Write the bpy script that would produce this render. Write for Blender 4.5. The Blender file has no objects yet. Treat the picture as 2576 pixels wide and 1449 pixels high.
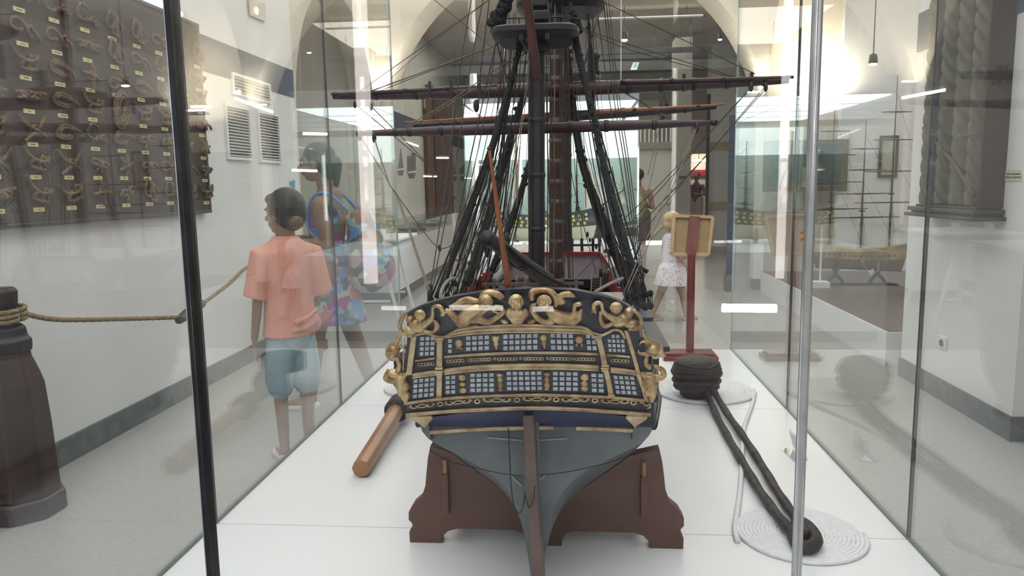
import bpy, bmesh, math, random
from mathutils import Vector, Matrix, noise
random.seed(7)
V = Vector; PI = math.pi
S = bpy.context.scene; COL = S.collection
# ------------------------------------------------------------------ camera, world, lights
W_, H_, F_ = 2576, 1449, 1900.0
_d = V((1450 - W_ / 2, -(461 - H_ / 2), -F_)).normalized()
_v = ((1450 - W_ / 2) * 225 + F_ * F_) / (H_ / 2 - 461)
_up = -V((225., -_v, -F_)).normalized()
_lat = _d.cross(_up)
RC = Matrix((_lat, _d, _up))            # rows: world axes in camera space
CAMP = V((0, 0, 1.4))
cam = bpy.data.cameras.new('camera'); camo = bpy.data.objects.new('camera', cam); COL.objects.link(camo)
cam.sensor_width = 36; cam.lens = 36 * F_ / W_; cam.clip_start = 0.02; cam.clip_end = 200
camo.matrix_world = Matrix.Translation(CAMP) @ RC.to_4x4()
S.camera = camo
wd = bpy.data.worlds.new('world'); S.world = wd; wd.use_nodes = True
wd.node_tree.nodes['Background'].inputs[0].default_value = (0.80, 0.88, 1.0, 1)
wd.node_tree.nodes['Background'].inputs[1].default_value = 0.20
S.view_settings.view_transform = 'Standard'; S.view_settings.look = 'None'
S.view_settings.gamma = 1; S.view_settings.use_curve_mapping = False
S.view_settings.exposure = 0.20
S.cycles.transparent_max_bounces = 32; S.cycles.max_bounces = 8
def area(name, loc, rot, sx, sy, power, col=(1, 0.97, 0.93)):
    l = bpy.data.lights.new(name, 'AREA'); l.shape = 'RECTANGLE'; l.size = sx; l.size_y = sy; l.energy = power; l.color = col
    o = bpy.data.objects.new(name, l); COL.objects.link(o); o.location = loc; o.rotation_euler = rot
    return o
UP = (PI, 0, 0)
area('gallery_fill', (3.2, 20.3, 3.85), (0, 0, 0), 1.5, 1.5, 28, (1, .9, .8))  # unseen area light added to brighten the figure in the far doorway
area('bounce_fill_near', (-0.2, 1.0, 3.55), UP, 3.6, 6.0, 215, (0.94, 0.965, 1))  # unseen panel added to bounce light off the ceiling over the case
area('bounce_fill_mid', (-0.2, 7.2, 3.65), UP, 3.6, 4.6, 150, (1, 0.96, 0.92))  # another added bounce panel, over the middle of the hall
area('ceiling_fill_far', (0, 13.0, 3.85), (0, 0, 0), 4.0, 3.0, 62, (1, 0.90, 0.78))  # unseen panel added under the far ceiling as fill, no roof opening
area('bounce_fill_aisle_east', (4.4, 6.5, 3.6), UP, 2.0, 5.0, 90, (1, 0.97, 0.92))  # unseen bounce panel added in the right aisle
area('bounce_fill_aisle_west', (-4.2, 8.5, 3.6), UP, 1.6, 2.2, 22, (1, 0.93, 0.85))  # unseen bounce panel added in the left aisle
area('bounce_fill_rear', (0, -3.6, 3.6), UP, 5.0, 2.5, 45, (0.95, 0.97, 1))  # unseen bounce panel added behind the camera

def at(px, py, x=None, y=None, z=None):
    r = RC @ V((px - W_ / 2, -(py - H_ / 2), -F_))
    if y is not None: t = y / r.y
    elif x is not None: t = x / r.x
    else: t = (z - 1.4) / r.z
    return CAMP + r * t

# ------------------------------------------------------------------ materials
MATS = {}
def mat(name, col, rough=0.5, metal=0.0, var=0.0, scale=8.0, bump=0.0, col2=None, wood=False, coat=0.0, stretch=(1, 1, 1), trans=0.0):
    if name in MATS: return MATS[name]
    m = bpy.data.materials.new(name); m.use_nodes = True; MATS[name] = m
    nt = m.node_tree; b = nt.nodes['Principled BSDF']
    b.inputs['Base Color'].default_value = (*col, 1); b.inputs['Roughness'].default_value = rough; b.inputs['Metallic'].default_value = metal
    if coat: b.inputs['Coat Weight'].default_value = coat
    if var or bump or col2:
        tc = nt.nodes.new('ShaderNodeTexCoord'); mp = nt.nodes.new('ShaderNodeMapping'); mp.inputs['Scale'].default_value = stretch
        nt.links.new(tc.outputs['Object'], mp.inputs[0])
        nz = nt.nodes.new('ShaderNodeTexNoise'); nz.inputs['Scale'].default_value = scale; nz.inputs['Detail'].default_value = 6
        nt.links.new(mp.outputs[0], nz.inputs['Vector'])
        if var or col2:
            cr = nt.nodes.new('ShaderNodeValToRGB')
            c2 = col2 or tuple(max(0, c * (1 - var)) for c in col); c1 = col if col2 else tuple(min(1, c * (1 + var * .5)) for c in col)
            cr.color_ramp.elements[0].position = .35; cr.color_ramp.elements[1].position = .65
            cr.color_ramp.elements[0].color = (*c2, 1); cr.color_ramp.elements[1].color = (*c1, 1)
            nt.links.new(nz.outputs['Fac'], cr.inputs[0]); nt.links.new(cr.outputs[0], b.inputs['Base Color'])
        if bump:
            bp = nt.nodes.new('ShaderNodeBump'); bp.inputs['Strength'].default_value = bump; bp.inputs['Distance'].default_value = 0.01
            nt.links.new(nz.outputs['Fac'], bp.inputs['Height']); nt.links.new(bp.outputs[0], b.inputs['Normal'])
    return m
def emit(name, col, st):
    if name in MATS: return MATS[name]
    m = bpy.data.materials.new(name); m.use_nodes = True; MATS[name] = m
    nt = m.node_tree; nt.nodes.clear(); e = nt.nodes.new('ShaderNodeEmission'); o = nt.nodes.new('ShaderNodeOutputMaterial')
    e.inputs[0].default_value = (*col, 1); e.inputs[1].default_value = st; nt.links.new(e.outputs[0], o.inputs[0]); return m
def glassmat(name, tint=(0.985, 0.995, 0.99), f0=0.04):
    if name in MATS: return MATS[name]
    m = bpy.data.materials.new(name); m.use_nodes = True; MATS[name] = m
    nt = m.node_tree; nt.nodes.clear(); N = nt.nodes.new; L = nt.links.new
    g = N('ShaderNodeNewGeometry'); dp = N('ShaderNodeVectorMath'); dp.operation = 'DOT_PRODUCT'
    L(g.outputs['Normal'], dp.inputs[0]); L(g.outputs['Incoming'], dp.inputs[1])
    ab = N('ShaderNodeMath'); ab.operation = 'ABSOLUTE'; L(dp.outputs['Value'], ab.inputs[0])
    om = N('ShaderNodeMath'); om.operation = 'SUBTRACT'; om.inputs[0].default_value = 1; L(ab.outputs[0], om.inputs[1])
    pw = N('ShaderNodeMath'); pw.operation = 'POWER'; pw.inputs[1].default_value = 5; L(om.outputs[0], pw.inputs[0])
    ma = N('ShaderNodeMath'); ma.operation = 'MULTIPLY_ADD'; ma.inputs[1].default_value = 1 - f0; ma.inputs[2].default_value = f0; L(pw.outputs[0], ma.inputs[0])
    t = N('ShaderNodeBsdfTransparent'); t.inputs[0].default_value = (*tint, 1)
    gl = N('ShaderNodeBsdfGlossy'); gl.inputs['Roughness'].default_value = 0.0
    mx = N('ShaderNodeMixShader'); L(ma.outputs[0], mx.inputs[0]); L(t.outputs[0], mx.inputs[1]); L(gl.outputs[0], mx.inputs[2])
    o = N('ShaderNodeOutputMaterial'); L(mx.outputs[0], o.inputs[0]); return m
def pattern(name, base, cols, scale, spread=0.5, rough=0.8):
    """voronoi blobs of several colours (printed fabric)"""
    if name in MATS: return MATS[name]
    m = bpy.data.materials.new(name); m.use_nodes = True; MATS[name] = m
    nt = m.node_tree; b = nt.nodes['Principled BSDF']; b.inputs['Roughness'].default_value = rough
    tc = nt.nodes.new('ShaderNodeTexCoord'); vo = nt.nodes.new('ShaderNodeTexVoronoi'); vo.inputs['Scale'].default_value = scale
    nz = nt.nodes.new('ShaderNodeTexNoise'); nz.inputs['Scale'].default_value = scale * .9; nz.inputs['Detail'].default_value = 3; nt.links.new(tc.outputs['Object'], nz.inputs['Vector'])
    mv = nt.nodes.new('ShaderNodeVectorMath'); mv.operation = 'MULTIPLY_ADD'; mv.inputs[1].default_value = (1.7 / scale,) * 3; nt.links.new(nz.outputs['Color'], mv.inputs[0]); nt.links.new(tc.outputs['Object'], mv.inputs[2])
    nt.links.new(mv.outputs[0], vo.inputs['Vector'])
    sp = nt.nodes.new('ShaderNodeSeparateColor'); nt.links.new(vo.outputs['Color'], sp.inputs[0])
    cr = nt.nodes.new('ShaderNodeValToRGB'); cr.color_ramp.interpolation = 'CONSTANT'
    els = cr.color_ramp.elements; n = len(cols)
    els[0].position = 0; els[0].color = (*cols[0], 1); els[1].position = 1 / n; els[1].color = (*cols[1], 1)
    for i in range(2, n):
        e = els.new(i / n); e.color = (*cols[i], 1)
    nt.links.new(sp.outputs[0], cr.inputs[0])
    lt = nt.nodes.new('ShaderNodeMath'); lt.operation = 'LESS_THAN'; lt.inputs[1].default_value = spread; nt.links.new(vo.outputs['Distance'], lt.inputs[0])
    mx = nt.nodes.new('ShaderNodeMix'); mx.data_type = 'RGBA'; nt.links.new(lt.outputs[0], mx.inputs[0])
    mx.inputs[6].default_value = (*base, 1); nt.links.new(cr.outputs[0], mx.inputs[7]); nt.links.new(mx.outputs[2], b.inputs['Base Color']); return m

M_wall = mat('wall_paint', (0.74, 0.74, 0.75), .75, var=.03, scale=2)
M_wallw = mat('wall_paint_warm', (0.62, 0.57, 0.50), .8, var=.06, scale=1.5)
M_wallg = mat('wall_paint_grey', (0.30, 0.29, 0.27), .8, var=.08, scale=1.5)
M_wallgl = mat('wall_paint_pale', (0.60, 0.62, 0.58), .8, var=.06, scale=3)
M_ceil = mat('ceiling_plaster', (0.46, 0.41, 0.36), .9, var=.12, scale=1.2)
M_stripe = mat('blue_stripe_paint', (0.075, 0.090, 0.145), .6)
M_base = mat('grey_stone_skirting', (0.14, 0.155, 0.165), .45, var=.25, scale=14)
M_white = mat('white_laminate', (0.83, 0.83, 0.85), .28, var=.02, scale=3)
M_whitep = mat('white_paint', (0.78, 0.78, 0.79), .5)
M_glass = glassmat('clear_glass', f0=.075)
M_glassf = glassmat('antireflective_glass', f0=.017)
M_glassd = glassmat('display_glass', (0.96, 0.985, 0.975))
M_steel = mat('steel', (0.62, 0.63, 0.65), .22, 1.0, var=.12, scale=30)
M_steeld = mat('dark_seal', (0.035, 0.04, 0.045), .35, var=.2, scale=40)
M_hull = mat('grey_hull_paint', (0.130, 0.150, 0.165), .32, var=.18, scale=9, bump=.08)
M_navy = mat('navy_paint', (0.008, 0.013, 0.028), .38, var=.35, scale=14, bump=.15)
M_blue = mat('blue_counter_paint', (0.022, 0.032, 0.11), .38, var=.25, scale=10)
M_gold = mat('gilding', (0.60, 0.46, 0.25), .30, .62, col2=(0.27, 0.155, 0.07), scale=30, bump=.45)
M_goldp = mat('yellow_ochre_moulding', (0.62, 0.49, 0.30), .40, .15, col2=(0.34, 0.22, 0.12), scale=34, bump=.3)
M_pane = mat('pale_window_pane', (0.40, 0.45, 0.51), .25, var=.25, scale=60)
M_cradle = mat('stained_cradle_wood', (0.120, 0.052, 0.036), .42, col2=(0.085, 0.036, 0.026), scale=2.2, bump=.0, stretch=(1, 1, 4))
M_spar = mat('spar_wood_red', (0.060, 0.018, 0.020), .32, col2=(0.028, 0.010, 0.014), scale=9, stretch=(1, 6, 6))
M_sparb = mat('spar_wood_dark', (0.018, 0.014, 0.018), .42, var=.5, scale=14)
M_mastb = mat('mast_wood_brown', (0.115, 0.045, 0.024), .4, col2=(0.055, 0.022, 0.014), scale=12, stretch=(4, 4, .6))
M_orange = mat('spar_wood_orange', (0.27, 0.085, 0.028), .38, var=.3, scale=12)
M_tar = mat('tarred_rope', (0.012, 0.011, 0.014), .75, var=.4, scale=90, bump=.8)
M_line = mat('rigging_line', (0.055, 0.042, 0.036), .8, var=.3, scale=90)
M_linel = mat('pale_rigging_line', (0.20, 0.16, 0.12), .8, var=.3, scale=90)
M_deck = mat('deck_planks', (0.40, 0.33, 0.30), .5, var=.2, scale=9, stretch=(12, 1, 1))
M_red = mat('red_paint', (0.33, 0.018, 0.022), .4, var=.2, scale=9)
M_iron = mat('corroded_iron', (0.050, 0.036, 0.034), .62, .25, col2=(0.024, 0.017, 0.018), scale=28, bump=1.0)
M_stick = mat('varnished_ash', (0.36, 0.175, 0.075), .30, col2=(0.24, 0.10, 0.04), scale=10, stretch=(1, 1, 1), bump=.05)
M_cot = mat('white_cotton_rope', (0.80, 0.80, 0.82), .85, var=.06, scale=60, bump=.3)
M_hemp = mat('hemp_rope', (0.34, 0.25, 0.15), .9, col2=(0.21, 0.145, 0.08), scale=60, bump=.6)
M_knot = mat('aged_knot_rope', (0.20, 0.125, 0.072), .9, col2=(0.11, 0.068, 0.042), scale=40, bump=.7)
M_boll = mat('dark_bollard_wood', (0.052, 0.024, 0.019), .45, col2=(0.028, 0.017, 0.016), scale=5, stretch=(3, 3, .5))
M_black = mat('black_paint', (0.015, 0.015, 0.018), .4)
M_board = mat('brown_board_felt', (0.052, 0.033, 0.028), .8, var=.25, scale=5)
M_plate = mat('cream_name_plate', (0.66, 0.56, 0.27), .5, var=.06, scale=20)
M_ink = mat('dark_lettering', (0.04, 0.035, 0.03), .7)
M_maho = mat('red_mahogany', (0.22, 0.040, 0.026), .30, col2=(0.13, 0.022, 0.017), scale=7, stretch=(4, 4, .6))
M_ply = mat('hardboard', (0.40, 0.27, 0.14), .7, var=.12, scale=20)
M_pine = mat('pine_edge', (0.52, 0.36, 0.19), .5, var=.15, scale=20)
M_acr = glassmat('acrylic', (0.90, 0.91, 0.92), 0.10)

# ------------------------------------------------------------------ mesh helpers
class MB:
    def __init__(s): s.v = []; s.f = []
    def add(s, vs, fs):
        n = len(s.v); s.v += [tuple(v) for v in vs]; s.f += [tuple(i + n for i in f) for f in fs]; return s
    def box(s, a, b):
        x0, y0, z0 = a; x1, y1, z1 = b
        if x0 > x1: x0, x1 = x1, x0
        if y0 > y1: y0, y1 = y1, y0
        if z0 > z1: z0, z1 = z1, z0
        return s.add([(x0, y0, z0), (x1, y0, z0), (x1, y1, z0), (x0, y1, z0), (x0, y0, z1), (x1, y0, z1), (x1, y1, z1), (x0, y1, z1)],
              [(0, 3, 2, 1), (4, 5, 6, 7), (0, 1, 5, 4), (1, 2, 6, 5), (2, 3, 7, 6), (3, 0, 4, 7)])
    def bar(s, p, q, w, h, up=(0, 0, 1), w2=None, h2=None):
        p, q = V(p), V(q); d = (q - p).normalized(); a = d.cross(V(up))
        if a.length < 1e-4: a = d.cross(V((1, 0, 0)))
        a.normalize(); b = a.cross(d); vs = []
        for c, ww, hh in ((p, w, h), (q, w2 or w, h2 or h)):
            for i, j in ((-1, -1), (1, -1), (1, 1), (-1, 1)): vs.append(c + a * ww / 2 * i + b * hh / 2 * j)
        return s.add(vs, [(3, 2, 1, 0), (4, 5, 6, 7), (0, 1, 5, 4), (1, 2, 6, 5), (2, 3, 7, 6), (3, 0, 4, 7)])
    def tube(s, pts, r, n=8, closed=False, twist=0, lobes=0, flat=None, amp=.16):
        pts = [V(p) for p in pts]; N = len(pts)
        if N < 2: return s
        rr = r if isinstance(r, (list, tuple)) else [r] * N
        base = len(s.v); a = None
        for i, p in enumerate(pts):
            if closed: d = pts[(i + 1) % N] - pts[i - 1]
            else: d = pts[min(i + 1, N - 1)] - pts[max(i - 1, 0)]
            if d.length < 1e-9: d = V((0, 0, 1))
            d.normalize()
            if a is None:
                a = d.cross(V((0, 0, 1)))
                if a.length < .05: a = d.cross(V((0, 1, 0)))
            a = (a - d * a.dot(d)).normalized(); b = d.cross(a)
            for k in range(n):
                t = 2 * PI * k / n; q = rr[i]
                if lobes: q *= 1 + amp * math.cos(lobes * (t + twist * i))
                f = flat if flat else 1
                s.v.append(tuple(p + a * math.cos(t) * q + b * math.sin(t) * q * f))
        for i in range(N if closed else N - 1):
            j = (i + 1) % N
            for k in range(n):
                l = (k + 1) % n; s.f.append((base + i * n + k, base + i * n + l, base + j * n + l, base + j * n + k))
        if not closed:
            s.f.append(tuple(base + k for k in range(n - 1, -1, -1))); s.f.append(tuple(base + (N - 1) * n + k for k in range(n)))
        return s
    def ball(s, c, r, n=12, m=8, rot=None):
        r = V((r, r, r)) if not hasattr(r, '__len__') else V(r); vs = []; c = V(c)
        for i in range(m + 1):
            t = PI * i / m
            for k in range(n):
                u = 2 * PI * k / n; p = V((math.sin(t) * math.cos(u) * r.x, math.sin(t) * math.sin(u) * r.y, math.cos(t) * r.z))
                if rot: p = rot @ p
                vs.append(c + p)
        return s.add(vs, [(i * n + k, (i + 1) * n + k, (i + 1) * n + (k + 1) % n, i * n + (k + 1) % n) for i in range(m) for k in range(n)])
    def caps(s, p, q, r0, r1, n=12):
        p, q = V(p), V(q); k = 8; s.tube([p + (q - p) * i / k for i in range(k + 1)], [r0 + (r1 - r0) * i / k for i in range(k + 1)], n)
        s.ball(p, r0, n); s.ball(q, r1, n); return s
    def chain(s, pts, rs, n=12):
        for i in range(len(pts) - 1): s.caps(pts[i], pts[i + 1], rs[i], rs[i + 1], n)
        return s
    def prism(s, poly, off):
        """planar polygon (list of 3d points) extruded by vector off"""
        n = len(poly); off = V(off); vs = [V(p) for p in poly] + [V(p) + off for p in poly]
        return s.add(vs, [tuple(range(n)), tuple(range(2 * n - 1, n - 1, -1))] + [(i, i + n, (i + 1) % n + n, (i + 1) % n) for i in range(n)])
    def lathe(s, prof, c=(0, 0, 0), n=24, sq=0):
        vs = []; c = V(c)
        for r, z in prof:
            for k in range(n): t = 2 * PI * (k + .5 * sq) / n; vs.append(c + V((r * math.cos(t), r * math.sin(t), z)))
        m = len(prof)
        fs = [(i * n + k, i * n + (k + 1) % n, (i + 1) * n + (k + 1) % n, (i + 1) * n + k) for i in range(m - 1) for k in range(n)]
        fs += [tuple(range(n - 1, -1, -1)), tuple((m - 1) * n + k for k in range(n))]
        return s.add(vs, fs)
    def build(s, name, m, parent=None, smooth=False, bevel=0, voxel=0, sub=0, smooth_it=0, autos=None):
        me = bpy.data.meshes.new(name); me.from_pydata(s.v, [], s.f); me.update()
        bm = bmesh.new(); bm.from_mesh(me); bmesh.ops.recalc_face_normals(bm, faces=bm.faces); bm.to_mesh(me); bm.free()
        o = bpy.data.objects.new(name, me); COL.objects.link(o); me.materials.append(m)
        if parent is not None:
            o.parent = parent; o.matrix_parent_inverse = parent.matrix_basis.inverted()
        if smooth or voxel: me.polygons.foreach_set('use_smooth', [True] * len(me.polygons))
        if bevel:
            b = o.modifiers.new('bevel', 'BEVEL'); b.width = bevel; b.segments = 2; b.limit_method = 'ANGLE'; b.angle_limit = .6
        if voxel:
            r = o.modifiers.new('merge', 'REMESH'); r.mode = 'VOXEL'; r.voxel_size = voxel; r.use_smooth_shade = True
            sm = o.modifiers.new('soften', 'SMOOTH'); sm.factor = .5; sm.iterations = smooth_it or 4
        if sub:
            u = o.modifiers.new('sub', 'SUBSURF'); u.levels = sub; u.render_levels = sub
        if autos is not None:
            try:
                me.polygons.foreach_set('use_smooth', [True] * len(me.polygons)); me.set_sharp_from_angle(angle=autos)
            except Exception: pass
        return o
def tag(o, label=None, cat=None, group=None, kind=None):
    if label: o['label'] = label
    if cat: o['category'] = cat
    if group: o['group'] = group
    if kind: o['kind'] = kind
    return o
def thing(name, label, cat, loc=(0, 0, 0), group=None):
    o = bpy.data.objects.new(name, None); COL.objects.link(o); o.location = loc; o.empty_display_size = .1
    return tag(o, label, cat, group)
def struct(name, mb, m, **k):
    o = mb.build(name, m, **k); o['kind'] = 'structure'; return o
def smoothpath(pts, k=6, closed=False):
    pts = [V(p) for p in pts]; out = []; n = len(pts); rng = n if closed else n - 1
    for i in range(rng):
        if closed: a, b, c, d = pts[i - 1], pts[i], pts[(i + 1) % n], pts[(i + 2) % n]
        else: a, b, c, d = pts[max(i - 1, 0)], pts[i], pts[i + 1], pts[min(i + 2, n - 1)]
        for j in range(k):
            t = j / k; out.append(.5 * ((2 * b) + (c - a) * t + (2 * a - 5 * b + 4 * c - d) * t * t + (3 * b - a - 3 * c + d) * t ** 3))
    if not closed: out.append(pts[-1])
    return out
def even(P, st):
    out = [P[0]]; acc = 0
    for a, b in zip(P, P[1:]):
        L = (b - a).length; d = st - acc
        while d <= L: out.append(a.lerp(b, d / L)); d += st
        acc = (acc + L) % st if L > 0 else acc
    return out if len(out) > 2 else P
def sag(p, q, s, n=12):
    p, q = V(p), V(q); return [p.lerp(q, i / n) - V((0, 0, s * 4 * (i / n) * (1 - i / n))) for i in range(n + 1)]

# ------------------------------------------------------------------ the room
def arch_wall(axis, pos, th, u0, u1, ztop, openings, m, name):
    """wall along x (axis 'x', at y=pos..pos+th) or along y, with round-headed openings (centre, radius, spring)"""
    mb = MB(); us = {u0, u1}
    for c, r, sp in openings:
        for i in range(49): us.add(round(c - r * math.cos(PI * i / 48), 4))
    us = sorted(u for u in us if u0 - 1e-6 <= u <= u1 + 1e-6)
    def low(u, side):
        for c, r, sp in openings:
            if abs(u - c) <= r + 1e-4:
                if abs(abs(u - c) - r) < 1e-3 and ((u < c) == (side < 0)): return 0.0
                return sp + math.sqrt(max(0, r * r - (u - c) ** 2))
        return 0.0
    for a, b in zip(us, us[1:]):
        la, lb = low(a, -1), low(b, 1); mid = low((a + b) / 2, 0)
        if mid == 0: la = lb = 0
        P = []
        for (u, l) in ((a, la), (b, lb)):
            for w in (pos, pos + th):
                for z in (l, ztop): P.append((u, w, z) if axis == 'x' else (w, u, z))
        mb.add(P, [(0, 4, 5, 1), (2, 3, 7, 6), (0, 2, 6, 4), (1, 5, 7, 3)])
        if mid == 0 or True: pass
    # end caps
    for u in (u0, u1):
        P = [(u, pos, 0), (u, pos + th, 0), (u, pos + th, ztop), (u, pos, ztop)] if axis == 'x' else [(pos, u, 0), (pos + th, u, 0), (pos + th, u, ztop), (pos, u, ztop)]
        mb.add(P, [(0, 1, 2, 3)])
    for c, r, sp in openings:                       # jambs
        for u in (c - r, c + r):
            P = [(u, pos, 0), (u, pos + th, 0), (u, pos + th, sp), (u, pos, sp)] if axis == 'x' else [(pos, u, 0), (pos + th, u, 0), (pos + th, u, sp), (pos, u, sp)]
            mb.add(P, [(0, 1, 2, 3)])
    me = bpy.data.meshes.new(name); me.from_pydata(mb.v, [], mb.f); bm = bmesh.new(); bm.from_mesh(me)
    bmesh.ops.remove_doubles(bm, verts=bm.verts, dist=1e-5); bm.to_mesh(me); bm.free()
    o = bpy.data.objects.new(name, me); COL.objects.link(o); me.materials.append(m); o['kind'] = 'structure'; return o

M_floor = mat('pale_terrazzo', (0.385, 0.385, 0.372), .28, var=.10, scale=45)
struct('floor', MB().box((-7, -6, -.1), (8, 24, 0)), M_floor)
struct('ceiling', MB().box((-7, -6, 4.5), (8, 10.1, 4.6)), mat('white_ceiling', (.82, .80, .77), .9))
struct('trim_1', MB().box((-3.6, 10.9, 3.95), (4.6, 20, 4.05)), M_ceil)         # lower ceiling of the far room
# left wall (near part), its blue band and skirting
LW = -2.65
struct('wall_left', MB().box((LW - .3, -3.6, 0), (LW, 7.1, 4.5)), M_wall)
struct('trim_2', MB().box((LW, -3.6, 2.24), (LW + .006, 7.1, 2.49)), M_stripe)
struct('baseboard_left', MB().box((LW, -3.6, 0), (LW + .015, 7.1, .135)), M_base)
struct('trim_3', MB().box((LW - .004, 7.1, 0), (LW - .296, 7.106, 2.2)), M_wallgl)
arch_wall('y', LW - .3, .3, 7.1, 10.1, 4.5, [(8.6, 1.45, 2.1)], M_wallw, 'wall_left_arcade')
# far part of the left wall beyond the arch
FX = -2.66
struct('wall_left_far', MB().box((FX - .3, 10.9, 0), (FX, 20, 3.95)), M_wallgl)
struct('trim_4', MB().box((FX, 10.9, 2.24), (FX + .006, 20, 2.49)), M_stripe)
struct('baseboard_left_far', MB().box((FX, 10.9, 0), (FX + .012, 20, .135)), M_base)
# the wall with the great arch
arch_wall('x', 10.1, .72, -7, 7.5, 4.5, [(-.10, 2.56, 1.93)], mat('arch_plaster', (.76, .71, .65), .8, var=.04, scale=2), 'wall_arch')
# right arcade: pillar, openings, back wall of the aisle
PX = 2.30
struct('wall_right', MB().box((PX, 4.09, 0), (PX + .75, 5.48, 4.5)), M_wall)
struct('baseboard_right', MB().box((PX - .012, 4.078, 0), (PX + .762, 5.492, .135)), M_base)
struct('trim_5', MB().box((PX - .006, 4.084, 2.24), (PX + .756, 5.486, 2.49)), M_stripe)
arch_wall('y', PX + .1, .5, 5.48, 10.1, 4.5, [(7.79, 2.2, 2.2)], M_wallw, 'wall_right_arcade')
arch_wall('y', PX + .1, .5, -3.6, 4.09, 4.5, [(1.9, 2.1, 2.2)], M_wall, 'wall_right_near')
struct('wall_aisle_right', MB().box((6.6, -3.6, 0), (6.8, 10.1, 4.5)), M_wall)
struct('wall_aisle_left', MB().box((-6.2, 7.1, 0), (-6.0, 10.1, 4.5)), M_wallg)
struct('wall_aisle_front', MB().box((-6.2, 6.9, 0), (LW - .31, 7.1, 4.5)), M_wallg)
struct('wall_niche_right', MB().box((3.2, 9.66, 0), (6.6, 9.76, 4.5)), M_wall)
# far room, back wall with a doorway, piers
def px2(pa, pb, y, px0, px1):    # box spanning two pixel columns at a depth
    return at(pa, 461, y=y).x, at(pb, 461, y=y).x
x0, x1 = px2(1695, 1737, 13.6, 0, 0)
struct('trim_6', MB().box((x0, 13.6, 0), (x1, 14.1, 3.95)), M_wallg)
xa, xb = px2(1605, 1697, 13.9, 0, 0); BLX0, BLX1 = xa, x0
struct('trim_7', MB().box((xa, 13.85, 0), (x0, 14.05, 2.05)), M_wallgl)
struct('trim_8', MB().box((xa - .02, 13.78, 1.98), (x0, 13.9, 2.10)), M_wallg)
x2, x3 = px2(1786, 1836, 15.0, 0, 0)
struct('trim_9', MB().box((x2, 15.0, 0), (x3 + 1.6, 15.5, 3.95)), M_wallgl)
for k, (za, zb) in enumerate(((.84, 1.0), (1.98, 2.14))):
    struct('trim_%d' % (10 + k), MB().box((x2 - .01, 14.985, za), (x3 + 1.6, 15.0, zb)), mat('tan_band', (0.42, 0.33, 0.19), .7, var=.1, scale=9))
struct('baseboard_far', MB().box((x2 - .01, 14.98, 0), (x3 + 1.6, 15.0, .135)), M_base)
struct('wall_back', MB().box((-3.0, 18.5, 0), (2.3, 18.7, 3.95)), M_wallgl)
struct('wall_back_upper', MB().box((2.3, 18.5, 2.05), (4.8, 18.7, 3.95)), mat('pink_plaster', (0.70, 0.60, 0.54), .8, var=.05, scale=3))
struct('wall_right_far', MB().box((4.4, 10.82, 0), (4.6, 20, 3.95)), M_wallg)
struct('wall_gallery', MB().box((1.5, 22.0, 0), (5.0, 22.2, 3.95)), mat('gallery_cream', (0.60, 0.50, 0.42), .8))
struct('ceiling_far', MB().box((1.5, 18.7, 3.9), (5.0, 22.2, 4.0)), M_wallw)
gx0, gx1 = at(1735, 461, y=21.9).x, at(1770, 461, y=21.9).x
tag(MB().box((gx0, 21.93, 1.55), (gx1 + .3, 21.99, 1.72)).build('wall_banner', M_red), 'red banner strip high on the cream wall in the far doorway', 'banner')
t = thing('tube_light', 'glowing tube light above the red banner in the far doorway', 'light', (gx0, 21.65, 1.97)); MB().box((gx0 + .02, 21.6, 1.95), (gx1 + .1, 21.7, 2.0)).build('tube', emit('tube_warm', (1, .93, .82), 26), t); MB().tube([V((gx0 + .2, 21.65, 2.0)), V((gx0 + .2, 21.65, 3.9))], .008, 6).build('stem', M_steeld, t)

# ------------------------------------------------------------------ ceiling things
def lamp_at(px, py, y, r, label, name='spot_lamp', zc=3.95, st=30):
    p = at(px, py, y=y); t = thing(name, label, 'lamp', p)
    MB().lathe([(r * .4, r * 2.2), (r * .8, r * 1.9), (r, .2 * r), (r * .9, 0)], p, 16).build('housing', M_steeld, t, smooth=True)
    MB().ball(p + V((0, 0, -.1 * r)), (r * .85, r * .85, r * .35), 12, 6).build('bulb', emit('warm_bulb', (1, .86, .68), st), t, smooth=True)
    MB().tube([p + V((0, 0, 2 * r)), V((p.x, p.y, zc))], .006, 6).build('stem', M_steeld, t)
    return t
lamp_at(1570, 100, 11.6, .06, 'bright warm spot lamp under the ceiling right of the masts')
lamp_at(1811, 99, 11.6, .035, 'small warm spot lamp beside the right edge of the arch')
lamp_at(2196, 160, 8.2, .045, 'small spot lamp in the right aisle above the framed print', zc=4.5)
def rail(pxa, pxb, py, y, h, d, label, name, m, cat):
    a = at(pxa, py, y=y); b = at(pxb, py, y=y); z = (a.z + b.z) / 2
    return tag(MB().box((a.x, y - d / 2, z - h / 2), (b.x, y + d / 2, z + h / 2)).build(name, m), label, cat)
def hang(name, label, pxa, pxb, py, y, h, m):
    a = at(pxa, py, y=y); b = at(pxb, py - (pxb - pxa) * .0157, y=y); z = (a.z + b.z) / 2; t = thing(name, label, 'light fixture', V(((a.x + b.x) / 2, y, z)))
    MB().box((a.x, y - .05, z - h / 2), (b.x, y + .05, z + h / 2)).build('channel', m, t, bevel=.005)
    for f in (.15, .85): x = a.x + (b.x - a.x) * f; MB().tube([V((x, y, z)), V((x, y, 3.95))], .005, 6).build('suspension_wire', M_steeld, t)
    return t
hang('ceiling_channel', 'long dark hanging light channel below the far ceiling, the upper one', 1455, 1787, 131, 12.6, .075, M_steeld)
hang('ceiling_channel', 'shorter dark hanging light channel, the lower one behind the shrouds', 1455, 1680, 147, 13.4, .07, M_steeld)
hang('ceiling_rail', 'thin white lamp rail on the far ceiling above the warm spot lamp', 1500, 1768, 46, 11.7, .018, M_whitep)
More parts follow.
